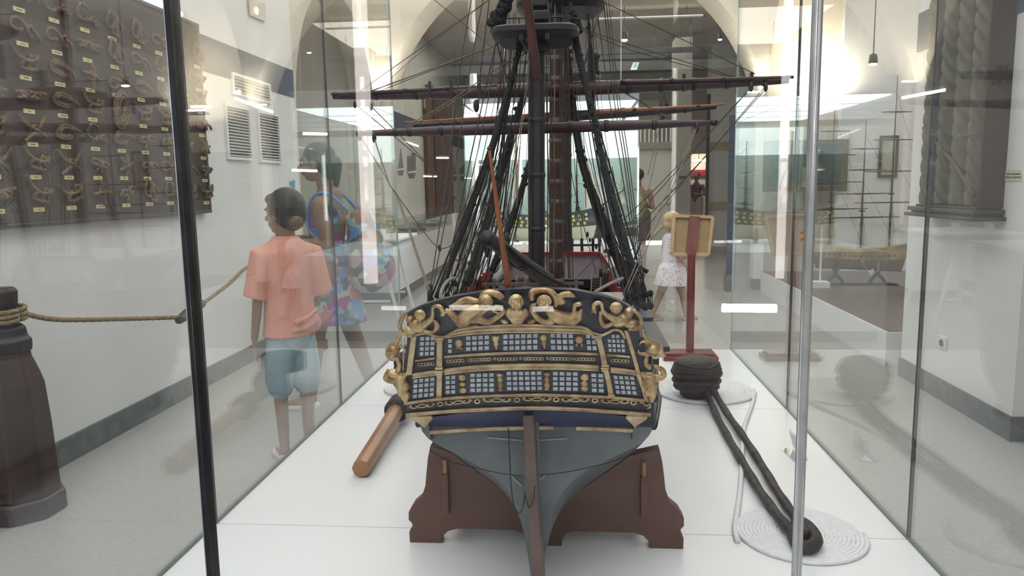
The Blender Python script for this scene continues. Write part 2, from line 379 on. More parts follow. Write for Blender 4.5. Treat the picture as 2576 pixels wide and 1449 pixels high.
hang('ceiling_channel', 'dark hanging light channel left of the mizzen mast', 1205, 1330, 150, 12.6, .1, M_steeld)
p = at(1597, 166, y=12.5); t = thing('hanging_sign', 'small white and green sign hanging under the ceiling right of the shrouds', 'sign', p)
MB().prism([at(1593, 157, y=12.5), at(1608, 157, y=12.5), at(1602, 175, y=12.5), at(1586, 175, y=12.5)], (0, .02, 0)).build('panel', emit('exit_panel', (.80, .95, .86), 1.0), t)
mb = MB()
for k, yy in enumerate((161, 165, 169)): a, b = at(1594 - k, yy, y=12.497), at(1604 - k, yy, y=12.497); mb.box((a.x, 12.490, a.z - .006), (b.x, 12.499, a.z + .006))
mb.build('lettering', mat('sign_green', (.10, .30, .18), .6), t); MB().tube([at(1603, 157, y=12.51), at(1603, 120, y=12.51)], .006, 6).build('stem', M_steeld, t)
# barrel-shaped bright vent and grey notch on the left wall
def vent(y0, y1, z0, z1, label):
    t = thing('wall_vent', label, 'vent', (LW, (y0 + y1) / 2, z0), group='louvred vents in the left wall')
    m = MB(); w = .022
    for a, b in (((LW, y0, z0), (LW + .02, y1, z0 + w)), ((LW, y0, z1 - w), (LW + .02, y1, z1)), ((LW, y0, z0 + w), (LW + .02, y0 + w, z1 - w)), ((LW, y1 - w, z0 + w), (LW + .02, y1, z1 - w))): m.box(a, b)
    m.build('frame', M_whitep, t); MB().box((LW, y0 + w, z0 + w), (LW + .002, y1 - w, z1 - w)).build('backing', M_steeld, t)
    n = int((z1 - z0 - 2 * w) / .0235); s = MB()
    for i in range(n):
        z = z0 + w + (i + .5) * (z1 - z0 - 2 * w) / n; s.bar((LW + .010, y0 + w, z), (LW + .010, y1 - w, z), .0235, .0035, up=(.45, 0, .89))
    s.build('slat', M_whitep, t).data
def wy(px): return at(px, 461, x=LW).y
def wz(px, py): return at(px, py, x=LW).z
vent(wy(574), wy(635), wz(604, 403), wz(604, 268), 'tall white louvred vent nearest the knot board on the left wall')
vent(wy(655), wy(707), wz(680, 410), wz(680, 285), 'tall white louvred vent right of the first one, behind the woman')
vent(wy(597), wy(690), wz(640, 252), wz(640, 200), 'wide low louvred vent just under the blue band on the left wall')
tag(MB().ball(at(601, 231, x=LW + .05), .016).build('wall_lamp', emit('small_lamp', (1, 1, 1), 6), smooth=True), 'small round white lamp beside the wide low vent on the left wall', 'lamp')
t = thing('recessed_light', 'square recessed light high on the left wall with a faint warm bulb', 'lamp', at(645, 25, x=LW))
pp = [at(624, -2, x=LW + .01), at(664, 10, x=LW + .01), at(667, 55, x=LW + .01), at(627, 38, x=LW + .01)]
MB().prism(pp, (.012, 0, 0)).build('cover', mat('frosted_cover', (.62, .58, .50), .3), t)
MB().ball(at(646, 27, x=LW + .03), (.012, .03, .03)).build('bulb', emit('faint_bulb', (1, .75, .5), 2.2), t, smooth=True)
# clerestory window at the top left
t = MB().prism([at(340, -60, x=LW + .012), at(452, -60, x=LW + .012), at(452, 40, x=LW + .012), at(420, 22, x=LW + .012), at(340, -10, x=LW + .012)], (-.006, 0, 0)).build('window_1', emit('daylight_window', (.93, .97, 1), 3.2)); t['kind'] = 'structure'
p = at(452, 36, x=LW + .03)
tag(MB().ball(p, .02).build('wall_lamp', emit('small_lamp', (1, 1, 1), 6), smooth=True), 'tiny lit lamp just below the bright window by the case mullion', 'lamp')
# room behind the camera: back wall left open at mid height to let world light in
struct('wall_rear', MB().box((-7, -6.1, 0), (8, -6.0, 1.0)), M_wall)
struct('trim_12', MB().box((-7, -6.1, 3.6), (8, -6.0, 4.5)), M_wall)

# ------------------------------------------------------------------ the glass case with its white plinth
CX0, CX1, YS, PZ = -.985, .832, (.76, 1.872, 2.98, 4.08), .5
case = thing('display_case_plinth', 'long white plinth under the big ship model, with thin panel joints', 'plinth', (-.08, 2.4, 0))
MB().box((CX0 - .0, .70, .08), (CX1, YS[3] + .02, .470)).build('plinth_body', M_whitep, case)
MB().box((CX0 + .05, .76, 0), (CX1 - .05, YS[3] - .03, .085)).build('toe_kick', M_base, case)
for a, b in zip((.70,) + YS[1:3], YS[1:]):
    MB().box((CX0, a + .0016, .466), (CX1, b - .0016, PZ)).build('top_panel', M_white, case, bevel=.001)
gcase = thing('glass_case', 'tall frameless glass case enclosing the big ship model', 'display case', (-.08, 2.4, PZ))
GT, GZ = .008, 2.75
for k, (a, b) in enumerate(zip(YS, YS[1:])):
    for x in (CX0, CX1 - GT):
        MB().box((x, a + .003, PZ), (x + GT, b - .003, GZ)).build('side_pane', M_glass, gcase)
        if k: MB().box((x - .0005, a - .0028, PZ), (x + GT + .0005, a + .0028, GZ)).build('joint_strip', M_steeld, gcase)
xs = [CX0, -.4085, .2275, CX1]
for a, b in zip(xs, xs[1:]): MB().box((a + .004, YS[0], PZ), (b - .004, YS[0] + GT, GZ)).build('front_pane', M_glassf, gcase)
MB().box((CX0 + .009, YS[3] - GT, PZ), (CX1 - .009, YS[3], GZ)).build('back_pane', M_glass, gcase)
for x in xs[1:3]:
    if x < 0:
        MB().box((x - .0018, YS[0] - .006, PZ), (x + .0040, YS[0] + .014, GZ)).build('mullion', mat('dark_metal', (.04, .045, .05), .25, .8, var=.3, scale=30), gcase, bevel=.001)
        MB().box((x - .0034, YS[0] - .004, PZ), (x - .0018, YS[0] + .012, GZ)).build('mullion_edge', M_steel, gcase)
    else: MB().tube([V((x, YS[0] + .004, PZ)), V((x, YS[0] + .004, GZ))], .0052, 16).build('mullion', M_steel, gcase, smooth=True)
for x in (CX0, CX1 - .009): MB().box((x, YS[3] - .009, PZ), (x + .009, YS[3], GZ)).build('corner_strip', mat('edge_glass', (.50, .58, .56), .15, .3), gcase)
for x in (CX0, CX1 - GT): MB().box((x - .001, .76, PZ), (x + GT + .002, YS[3], PZ + .006)).build('bottom_channel', mat('channel_grey', (.17, .19, .18), .4, .4), gcase)
MB().box((CX0 - .01, .74, GZ), (CX1 + .01, YS[3] + .01, GZ + .05)).build('top_frame', M_glass, gcase)

# ------------------------------------------------------------------ knot board on the left wall
BX = LW + .045
def bpt(px, py, off=0): return at(px, py, x=BX + off)
by1 = at(530, 535, x=BX).y; bz0 = at(530, 535, x=BX).z; by0, bz1 = 2.95, at(520, 70, x=BX).z
board = thing('knot_board', 'big brown framed board of rope knots on the left wall', 'display board', (LW, 4.2, bz0))
MB().box((LW + .004, by0, bz0 + .01), (BX, by1 - .01, bz1 - .01)).build('backing_panel', M_board, board)
f = MB(); fw = .022
for a, b in (((LW, by0, bz0), (BX + .012, by1, bz0 + fw)), ((LW, by0, bz1 - fw), (BX + .012, by1, bz1)), ((LW, by1 - fw, bz0), (BX + .012, by1, bz1)), ((LW, by0, bz0), (BX + .012, by0 + fw, bz1))): f.box(a, b)
f.build('frame', mat('board_frame', (.035, .032, .036), .35, var=.3, scale=9), board, bevel=.004)
COLY = [3.24 + .2405 * k for k in range(9)]; COLY[0] = 3.22
def knot_paths(kind, rng):
    c = []
    def ring(cx, cz, rx, rz, a0=0, a1=2 * PI, n=22, w=.5):
        return [(w * .012 * math.sin(3 * t) + .014, cx + rx * math.cos(t), cz + rz * math.sin(t)) for t in [a0 + (a1 - a0) * i / n for i in range(n + 1)]]
    J = lambda s: rng.uniform(-s, s)
    if kind == 0:      # figure of eight
        c.append([(.012 + .012 * math.cos(2 * t), .055 * math.sin(t), .024 * math.sin(2 * t)) for t in [2 * PI * i / 34 * .96 for i in range(35)]]); c.append([(.012, .04, .012), (.02, .065, -.004), (.012, .09, -.02)])
    elif kind == 1:    # bowline: big loop and tail
        c.append(ring(-.025, .012, .036, .036, .4, 2 * PI + .1)); c.append([(.014, .0, -.01), (.026, .02, -.018), (.014, .045, -.005), (.012, .08, -.018)]); c.append([(.02, .005, -.02), (.03, .025, .004), (.014, .05, -.025), (.012, .085, -.028)])
    elif kind == 2:    # crossing strands
        c.append([(.014, -.075, .05), (.014, -.03, .012), (.026, .01, -.01), (.014, .06, -.035)]); c.append([(.014, .07, .06), (.014, .03, .01), (.02, -.01, -.014), (.014, -.06, -.055)]); c.append(ring(.003, -.004, .02, .017))
    elif kind == 3:    # double ring
        c.append(ring(-.022, .02, .024, .045)); c.append(ring(.024, -.008, .028, .04)); c.append([(.02, .02, .05), (.026, .0, .01), (.014, .03, -.05)])
    elif kind == 4:    # braided bar
        for ph in (0, 2 * PI / 3, 4 * PI / 3): c.append([(.016 + .010 * math.cos(2 * u + ph), -.07 + .14 * u / 12, .014 * math.sin(u + ph)) for u in [i * 12 / 30 for i in range(31)]])
    elif kind == 5:    # cluster with two ends up
        c.append([(.014, -.085, .055), (.014, -.045, .018), (.024, -.01, .0), (.026, .03, .01), (.014, .06, .035)]); c.append(ring(-.0, -.012, .035, .02)); c.append(ring(.03, .0, .02, .03))
    elif kind == 6:    # oval shackle loop
        c.append(ring(-.012, 0, .052, .03)); c.append(ring(-.012, 0, .040, .019, .3, 5.6)); c.append([(.02, .03, .012), (.026, .055, .0), (.014, .085, -.012)])
    elif kind == 7:    # star
        for a in (0.3, 1.35, 2.4): c.append([(.014, .058 * math.cos(a), .05 * math.sin(a)), (.026, .006, 0), (.014, -.058 * math.cos(a + .2), -.05 * math.sin(a + .2))])
        c.append(ring(0, 0, .02, .02))
    elif kind == 8:    # cross with upright turk's head
        c.append([(.014, -.07, .0), (.026, 0, .004), (.014, .07, -.004)]); c.append([(.014, .005, .062), (.028, 0, 0), (.014, .005, -.06)]); c.append(ring(.0, .0, .024, .02)); c.append(ring(.004, .03, .012, .016))
    elif kind == 9:    # small bow
        c.append(ring(-.03, .004, .024, .014)); c.append(ring(.03, .004, .024, .014)); c.append([(.02, 0, .02), (.03, 0, 0), (.014, .012, -.045)]); c.append([(.02, 0, 0), (.014, -.02, -.04)])
    elif kind == 10:   # tall oval coil
        for q in range(5): c.append([(.016 + .006 * (q % 2), (.020 + .008 * q) * math.cos(t), (.050 + .011 * q) * math.sin(t)) for t in [2 * PI * i / 26 for i in range(27)]])
    return [smoothpath([V((a, b + J(.003), d + J(.003))) for a, b, d in p], 3) if len(p) < 8 else [V(q) for q in p] for p in c]
GRID = [[4, 2, 5, 4, 5, 5, 2], [5, 5, 2, 4, 5, 0, 0], [5, 2, 6, 6, 6, 0, 1], [8, 9, 1, 5, 8, 4, 1], [9, 7, 6, 10, 0, 3, 3], [3, 9, 9, 5, 6, 0, 3], [1, 0, 9, 5, 1, 1, 0], [5, 0, 7, 5, 0, 9, 9], [5, 9, 7, 0, 2, 9, 3]]
KN = {0: 'figure-eight', 1: 'tailed loop', 2: 'crossed', 3: 'double ring', 4: 'braided', 5: 'bunched', 6: 'oval loop', 7: 'star', 8: 'cross-shaped', 9: 'small bow', 10: 'tall coiled'}
RN = ['bottom row', 'second row up', 'third row up', 'fourth row up', 'fifth row up', 'second row down', 'top row']
CN = ['leftmost column of the board', 'second column from the left', 'third column from the left', 'fourth column from the left', 'middle column of the board', 'fourth column from the right', 'third column from the right', 'second column from the right', 'rightmost column of the board']
protoK = {}
for ci, y in enumerate(COLY):
    for ri in range(7):
        z = 1.305 + .1555 * ri + (ci > 6) * -.01
        rng = random.Random(ci * 31 + ri); k = GRID[ci][ri]
        key = (k, (ci + ri) % 2)
        if key not in protoK:
            m = MB()
            for pth in knot_paths(k, rng): m.tube(even([V((q.x*1.1, q.y*1.25, q.z*1.15)) for q in pth], .0035), .0080, 9, lobes=3, twist=.36, amp=.26)
            o = m.build('rope_knot', M_knot, smooth=True); protoK[key] = o
        else:
            o = protoK[key].copy(); COL.objects.link(o)
        o.location = (BX + .002, y + .005, z + .085); o.scale = (1, 1.0, 1.0); o.rotation_euler = (rng.uniform(-.25, .25), 0, 0)
        tag(o, '%s knot, %s, %s' % (KN[k], RN[ri], CN[ci]), 'knot', 'rope knots on the board')
        pl = MB().box((BX, y - .037, z), (BX + .006, y + .037, z + .021)).build('name_plate', M_plate, board, bevel=.001)
        ln = rng.choice((.009, .014, .02, .024)); m = MB(); yy = y - ln
        while yy < y + ln: w = rng.uniform(.0015, .003); m.box((BX + .006, yy, z + .0085), (BX + .0064, yy + w, z + .0130)); yy += w + .0012
        m.build('lettering', M_ink, pl)

# ------------------------------------------------------------------ bollards and barrier rope
def bollard(loc, label, rz=0):
    t = thing('rope_post', label, 'post', loc); c = V(loc); q = .84
    def sq(prof, name, m, n=8, bev=.008):
        mb = MB(); mb.lathe([(r * q, z) for r, z in prof], (0, 0, 0), n, sq=1)
        mb.v = [tuple(V(v) + c) for v in mb.v]; return mb.build(name, m, t, bevel=bev)
    sq([(.205, 0), (.205, .085), (.19, .09)], 'plinth', mat('bollard_base', (.045, .035, .040), .4, var=.2, scale=9))
    sq([(.185, .09), (.172, .40), (.158, .58), (.142, .63), (.112, .70), (.108, .73)], 'shaft', M_boll)
    sq([(.118, .725), (.122, .775), (.104, .79), (.098, .83), (.072, .845)], 'iron_band', M_black)
    sq([(.070, .83), (.066, .90)], 'neck', M_boll)
    sq([(.058, .89), (.075, .935), (.080, .985), (.068, 1.0), (.035, 1.0)], 'cap', M_black)
    return t
pb = at(-20, 1262, z=0); pb = V((pb.x, pb.y, 0))
B0 = V((-2.44, 2.98, 0)); B1 = V((-2.33, 6.25, 0))
bollard(B0, 'dark wooden rope post at the lower left corner, near the camera')
bollard(B1, 'dark wooden rope post standing behind the boy along the left wall')
ra = V((B0.x + .07, B0.y + .03, .885)); rm = at(478, 786, x=-2.33); rb = V((B1.x, B1.y - .09, .885))
def ropey(pts, r, name, m, parent=None, n=9, tw=.55, step=None):
    return MB().tube(pts, r, n, lobes=3, twist=tw).build(name, m, parent, smooth=True)
rp = thing('barrier_rope', 'twisted hemp barrier rope slung from the left post to the wooden toggle', 'rope', ra)
P = [ra]; a1 = at(150, 804, x=-2.36); a2 = at(330, 802, x=-2.35); P += [a1, a2, rm + V((0, -.10, -.012))]
ropey(smoothpath(P, 26), .0115, 'strand', M_hemp, rp, tw=.8)
for dz in (0, .021, -.021):
    ropey([B0 + V((.083 * math.cos(t), .083 * math.sin(t), .885 + dz + .006 * math.sin(t))) for t in [2 * PI * i / 40 for i in range(40)]], .0095, 'turn', M_hemp, rp)
ropey(smoothpath([rm + V((.01, -.10, -.012)), rm + V((.035, -.05, .01)), rm + V((.03, .06, .022))], 10), .008, 'hitch', M_hemp, rp)
ropey(smoothpath([rm + V((.01, -.10, -.01)), rm + V((.02, -.15, .004)), rm + V((.02, -.19, .008))], 6), .004, 'loose_end', M_hemp, rp)
rp2 = thing('barrier_rope', 'twisted hemp barrier rope rising from the toggle to the post behind the boy', 'rope', rm)
ropey(smoothpath([rm + V((0, .12, .02)), at(575, 715, x=-2.33), at(634, 666, x=-2.33), rb + V((0, -.1, -.02)), rb], 26), .0115, 'strand', M_hemp, rp2, tw=.8)
MB().chain([rm + V((0, -.13, -.022)), rm + V((0, -.02, -.004)), rm + V((0, .15, .03))], [.026, .036, .026]).build('wooden_toggle', M_boll, smooth=True, voxel=.006)
tag(bpy.data.objects['wooden_toggle'], 'dark wooden toggle joining the two barrier ropes behind the left mullion', 'toggle')

# ------------------------------------------------------------------ objects lying on the plinth
def spiral_mat(c, rad, rr, label, th=.011):
    turns = int(rad / (2 * rr)); pts = []; n = turns * 40
    for i in range(n + 1):
        t = 2 * PI * turns * i / n; r = rr + (rad - 2 * rr) * i / n
        pts.append(V((c.x + r * math.cos(t), c.y + r * math.sin(t), PZ + rr * 1.04)))
    o = MB().tube(pts, rr * 1.12, 8, lobes=3, twist=.9, amp=.10).build('coiled_rope_mat', M_cot, smooth=True); return tag(o, label, 'rope mat')
m1 = at(1771, 984, z=PZ); m2 = at(2013, 1348, z=PZ); m2.y += .005
spiral_mat(m1, .218, .0062, 'white coiled rope mat at the far end, under the iron-strapped deadeye')
spiral_mat(m2, .163, .0052, 'white coiled rope mat in the near right corner under the iron loop')
rope_pts = [(1893, 985), (1896, 1003), (1884, 1040), (1872, 1075), (1868, 1120), (1866, 1180), (1860, 1250), (1851, 1310), (1849, 1335), (1856, 1360)]
P = [at(x, y, z=PZ + .0075) for x, y in rope_pts]
tag(MB().tube(smoothpath(P, 22), .0075, 8, lobes=3, twist=.8).build('connecting_rope', M_cot, smooth=True), 'white cord running along the plinth between the two coiled mats', 'rope')
# iron chain plate with deadeye
ch = thing('iron_strapped_deadeye', 'corroded iron strap with a big deadeye lying across both right-hand rope mats', 'ship fitting', (m1.x, m1.y, PZ))
dc = at(1752, 955, z=PZ + .085)
m = MB()
for k, (zz, r) in enumerate(((-.055, .070), (-.025, .098), (.0, .104), (.03, .094), (.055, .100), (.075, .090))): m.ball(dc + V((0, .0, zz)), (r, r * .92, .026), 20, 8)
m.ball(dc, (.085, .08, .07), 18, 10); m.build('deadeye_block', M_iron, ch, voxel=.0045, smooth_it=3)
m = MB()
for k in range(4): m.tube([dc + V((( .098 - .004 * k) * math.cos(t), (.092 - .004 * k) * math.sin(t), .032 + .013 * k + .004 * math.sin(3 * t + k))) for t in [2 * PI * i / 36 for i in range(36)]], .008, 8, closed=True, lobes=2, twist=.4)
m.build('strap_ring', M_iron, ch, smooth=True)
zt = PZ + .028
L1 = [(1762, 948, .10), (1776, 985, .055), (1800, 1040, .022), (1832, 1100, .018), (1870, 1165, .018), (1912, 1235, .022), (1960, 1300, .032), (2003, 1352, .036)]
L2 = [(1782, 944, .10), (1792, 975, .06), (1826, 1035, .026), (1868, 1095, .022), (1910, 1160, .02), (1955, 1235, .024), (1996, 1295, .034), (2030, 1345, .036)]
for L in (L1, L2):
    P = smoothpath([at(x, y, z=PZ + h) for x, y, h in L], 8)
    MB().tube(P, [.0125 + .0012 * math.sin(i * .9) for i in range(len(P))], 10).build('iron_bar', M_iron, ch, smooth=True)
P = smoothpath([at(x, y, z=PZ + .03) for x, y in ((1996, 1345), (2012, 1374), (2040, 1376), (2053, 1360), (2043, 1338), (2022, 1318), (2003, 1322))], 8, closed=True)
MB().tube(P, .0165, 10, closed=True).build('end_loop', M_iron, ch, smooth=True)
# reflected twin fitting and wooden pole on the left
po = thing('wooden_pole', 'varnished eight-sided wooden pole with a dark iron socket lying left of the stern', 'pole', at(908, 1195, z=PZ))
a = at(908, 1180, z=PZ + .030); b = at(1000, 1028, z=PZ + .065)
m = MB(); d = (b - a).normalized(); m.tube([a, b], .030, 8); m.build('shaft', M_stick, po, bevel=.003)
e = b + d * .05; MB().tube([b - d * .03, b - d * .025, e, e + d * .01], [.040, .046, .044, .036], 20).build('iron_socket', M_iron, po, smooth=True)
m = MB(); g = e + d * .16
m.caps(e, g, .030, .036); m.ball(g + V((.01, .02, .02)), (.055, .06, .06)); m.ball(g + V((-.02, .08, .0)), (.045, .05, .05))
m.build('forged_head', M_iron, po, voxel=.005)
g2 = g + d * .18
m = MB(); m.caps(g, g2, .02, .02); 
for k in range(3): m.tube([g2 + V((.085 * math.cos(t), .07 * math.sin(t), .04 + .022 * k)) for t in [2 * PI * i / 30 for i in range(30)]], .016, 8, closed=True)
m.ball(g2 + V((0, 0, .06)), (.07, .06, .055)); m.build('deadeye_block', M_iron, po, voxel=.005)
mc = at(1010, 996, z=PZ); spiral_mat(V((mc.x + .05, mc.y + .12, 0)), .16, .0075, 'white coiled rope mat peeping out left of the stern')
# acrylic card holder
cd = thing('card_holder', 'clear acrylic card holder standing beside the right-hand mullion on the plinth', 'card holder', at(2010, 1140, z=PZ))
a, b, c, d_ = at(1996, 1128, z=PZ), at(2031, 1160, z=PZ), None, None
top0, top1 = V((a.x - .012, a.y + .02, PZ + .062)), V((b.x - .012, b.y + .02, PZ + .058))
MB().prism([V((a.x, a.y, PZ + .001)), V((b.x, b.y, PZ + .001)), top1, top0], (.002, .002, 0)).build('front_plate', M_acr, cd)
MB().prism([V((a.x, a.y, PZ + .001)), V((b.x, b.y, PZ + .001)), V((b.x - .045, b.y - .01, PZ + .001)), V((a.x - .045, a.y - .01, PZ + .001))], (0, 0, .002)).build('foot_plate', M_acr, cd)
MB().prism([V((a.x, a.y, PZ + .006)).lerp(top0, .1), V((b.x, b.y, PZ + .006)).lerp(top1, .1), top1.lerp(b, .1), top0.lerp(a, .1)], (-.0008, -.0008, 0)).build('card', M_white, cd)
# wooden sign stand seen from behind
st = thing('sign_stand', 'red-brown wooden sign stand seen from behind, at the far right corner of the plinth', 'sign stand', at(1737, 905, z=PZ))
a, b = at(1668, 905, z=PZ), at(1805, 905, z=PZ); sy = 3.86
m = MB(); m.box((a.x + .0, sy - .07, PZ), (b.x, sy + .07, PZ + .022)); m.box((a.x + .015, sy - .055, PZ + .022), (b.x - .015, sy + .055, PZ + .038)); m.build('base', M_maho, st, bevel=.004)
pb_, pt_ = at(1735, 885, y=sy), at(1739, 650, y=sy); xs0 = .5 * (pb_.x + pt_.x)
MB().box((xs0 - .019, sy - .012, PZ + .038), (xs0 + .019, sy + .012, pt_.z + .02)).build('post', M_maho, st, bevel=.002)
q = [at(1689, 640, y=sy + .02), at(1781, 642, y=sy + .02), at(1792, 548, y=sy + .09), at(1695, 545, y=sy + .09)]
nrm = (q[1] - q[0]).cross(q[3] - q[0]).normalized()
MB().prism(q, nrm * -.010).build('panel', M_ply, st)
m = MB()
for i in range(4): m.bar(q[i] + nrm * .004, q[(i + 1) % 4] + nrm * .004, .016, .022, up=tuple(nrm))
m.build('panel_frame', M_pine, st)
mid0, mid1 = q[0].lerp(q[1], .53), q[3].lerp(q[2], .53); MB().bar(mid0 + nrm * .012, mid1 + nrm * .012, .052, .012, up=tuple(nrm)).build('back_batten', M_maho, st)

# ------------------------------------------------------------------ the big ship model
SX = -.092
ship = thing('ship_model', 'large three-masted sailing ship model with gilded stern in the middle glass case', 'ship model', (SX, 2.4, PZ))
def ysurf(x, z): return 1.47 - .40 * (z - .93) + .45 * (x - SX) ** 2
def st_(px, py, off=0.0):
    """point on the curved, raking stern face, lifted by off towards the stern"""
    y = 1.45
    for _ in range(12):
        p = at(px, py, y=y); y = ysurf(p.x, p.z)
    p = at(px, py, y=y); p.y -= off; return p
def A(X, Y, off=0.0): return st_(960 + X / 3.293, 680 + Y / 3.293, off)
def plate_on_stern(poly, th, off0=0.0, name='', m=None, parent=ship, grid=False, **k):
    """thick patch following the stern: poly = two rails (lists of equal length) top / bottom in crop pixels"""
    top, bot = poly; n = len(top); mb = MB(); vs = []
    R = 4
    for o in (off0, off0 + th):
        for r in range(R + 1):
            for i in range(n):
                X = top[i][0] + (bot[i][0] - top[i][0]) * r / R; Y = top[i][1] + (bot[i][1] - top[i][1]) * r / R; vs.append(A(X, Y, o))
    L = (R + 1) * n; fs = []
    for r in range(R):
        for i in range(n - 1):
            a = r * n + i; fs.append((a, a + 1, a + 1 + n, a + n)); fs.append((L + a, L + a + n, L + a + 1 + n, L + a + 1))
    for i in range(n - 1): fs.append((i, L + i, L + i + 1, i + 1)); a = R * n + i; fs.append((a, a + 1, L + a + 1, L + a))
    for r in range(R): a = r * n; fs.append((a, a + n, L + a + n, L + a)); a = r * n + n - 1; fs.append((a, L + a, L + a + n, a + n))
    mb.add(vs, fs); return mb.build(name, m, parent, **k)
def interp(pts, n):
    xs = [p[0] for p in pts]; out = []
    for i in range(n):
        x = xs[0] + (xs[-1] - xs[0]) * i / (n - 1)
        for a, b in zip(pts, pts[1:]):
            if a[0] <= x <= b[0] + 1e-6:
                t = (x - a[0]) / (b[0] - a[0] + 1e-9); t2 = t; out.append((x, a[1] + (b[1] - a[1]) * t2)); break
    return out
def resamp(pts, n): return [(p.x, p.y) for p in smoothpath([V((x, y, 0)) for x, y in pts], max(2, n // (len(pts) - 1)))]
# hull: lofted sections
def section(y):
    """half-breadth samples (z, b) at station y"""
    t = (y - 1.56) / (3.30 - 1.56)
    keel = [(.515, .010), (.56, .014), (.62, .022), (.68, .034), (.74, .058), (.785, .105), (.82, .170), (.85, .226), (.88, .248), (.93, .252), (1.00, .242), (1.08, .228)]
    s179 = [(.505, .012), (.56, .028), (.60, .048), (.635, .082), (.675, .134), (.715, .188), (.76, .240), (.80, .272), (.84, .284), (.91, .284), (.99, .270), (1.06, .250)]
    mid = [(.505, .015), (.525, .10), (.55, .165), (.59, .225), (.64, .262), (.69, .284), (.74, .294), (.79, .297), (.84, .296), (.91, .286), (.98, .252), (1.04, .240)]
    bow = [(.510, .010), (.56, .03), (.61, .06), (.66, .09), (.71, .115), (.76, .135), (.80, .15), (.84, .162), (.89, .175), (.96, .185), (1.04, .185), (1.12, .185)]
    tip = [(.60, .004), (.63, .006), (.66, .008), (.70, .012), (.74, .018), (.78, .024), (.82, .030), (.86, .036), (.91, .05), (.98, .06), (1.06, .065), (1.13, .07)]
    K = [(1.56, keel), (1.79, s179), (2.2, mid), (2.75, mid), (3.1, bow), (3.32, tip)]
    if y <= K[0][0]: return keel
    for (ya, a), (yb, b) in zip(K, K[1:]):
        if ya <= y <= yb:
            u = (y - ya) / (yb - ya)
            if ya > 1.7: u = u * u * (3 - 2 * u)
            return [(p[0] + (q[0] - p[0]) * u, p[1] + (q[1] - p[1]) * u) for p, q in zip(a, b)]
    return tip
ST = [1.565 + (3.32 - 1.565) * i / 40 for i in range(41)]
def sect_fine(y):
    s = section(y); return [(p.x, p.y) for p in smoothpath([V((a, b, 0)) for a, b in s], 4)]
def loft(z_lo, z_hi, name, m, out=0.0, y0=0, parent=ship):
    rows = []
    for y in ST[y0:]:
        s = [(z, max(.004, b) + out) for z, b in sect_fine(y) if z_lo - 1e-6 <= z <= z_hi + 1e-6]
        zs = [z_lo + (z_hi - z_lo) * i / 24 for i in range(25)]; f = sect_fine(y); r = []
        for z in zs:
            z = max(f[0][0], min(f[-1][0], z)); b = f[-1][1]
            for a, c in zip(f, f[1:]):
                if a[0] <= z <= c[0] + 1e-9: b = a[1] + (c[1] - a[1]) * (z - a[0]) / (c[0] - a[0] + 1e-9); break
            r.append((z, b + out))
        rows.append((y, r))
    vs = []; n = 50
    for y, r in rows:
        for z, b in reversed(r): vs.append((SX - b, y, z))
        for z, b in r: vs.append((SX + b, y, z))
    fs = [(i * n + k, i * n + k + 1, (i + 1) * n + k + 1, (i + 1) * n + k) for i in range(len(rows) - 1) for k in range(n - 1)]
    fs += [tuple(range(n)), tuple((len(rows) - 1) * n + k for k in range(n - 1, -1, -1))]
    fs += [(i * n, (i + 1) * n, (i + 1) * n + n - 1, i * n + n - 1) for i in range(len(rows) - 1)]
    return MB().add(vs, fs).build(name, m, parent, autos=.7)
hull = loft(.50, .885, 'hull_bottom', M_hull)
loft(.885, 1.13, 'topsides', M_navy, out=.001)
m = MB()
for s in (-1, 1):
    for zz, w in ((.885, .007), (.945, .006), (1.01, .006)):
        P = []
        for y in ST:
            f = sect_fine(y); b = f[-1][1]
            for a, c in zip(f, f[1:]):
                if a[0] <= zz <= c[0]: b = a[1] + (c[1] - a[1]) * (zz - a[0]) / (c[0] - a[0] + 1e-9); break
            P.append(V((SX + s * (b + .003), y, zz)))
        m.tube(P, w, 6)
m.build('wale', M_navy, ship, smooth=True)
# channels and gun ports on the sides
m = MB()
for s in (-1, 1):
    for i in range(9):
        y = 1.72 + i * .155
        for zz in (.915, .975):
            b = .268; m.box((SX + s * (b - .01), y, zz), (SX + s * (b + .012), y + .045, zz + .034))
    for y0 in (1.62, 1.98, 2.55): m.box((SX + s * .235, y0, 1.035), (SX + s * .292, y0 + .30, 1.048))
m.build('channels_and_port_lids', M_navy, ship, bevel=.003)
# decks
m = MB().box((SX - .21, 1.62, 1.105), (SX + .21, 1.98, 1.115)); m.build('quarter_deck', M_deck, ship)
MB().box((SX - .225, 1.98, 1.03), (SX + .225, 2.62, 1.04)).build('waist_deck', M_deck, ship)
fc = at(1545, 640, y=2.62); fz = fc.z
zf = at(1400, 722, y=2.62).z
poly = [V((SX - .195, 2.62, 1.02)), V((SX + .215, 2.62, 1.02)), V((SX + .225, 2.62, zf + .05)), at(1540, 705, y=2.62), at(1537, 690, y=2.62), at(1506, 640, y=2.62), at(1312, 640, y=2.62), at(1290, 660, y=2.62), at(1277, 705, y=2.62), V((SX - .205, 2.62, zf + .05))]
MB().prism(poly, (0, .02, 0)).build('forecastle_bulkhead', mat('pale_bulkhead', (.46, .38, .40), .45, var=.1, scale=20, stretch=(14, 1, 1)), ship)
rr = [at(x, y, y=2.612) for x, y in ((1272, 712), (1282, 668), (1310, 638), (1408, 637), (1508, 637), (1530, 668), (1546, 712))]
m = MB()
for a, b in zip(rr, rr[1:]): m.bar(a, b, .010, .016, up=(0, 1, 0))
m.build('red_rail', M_red, ship)
MB().box((SX - .18, 2.64, fz - .012), (SX + .22, 3.15, fz - .004)).build('forecastle_deck', M_deck, ship)
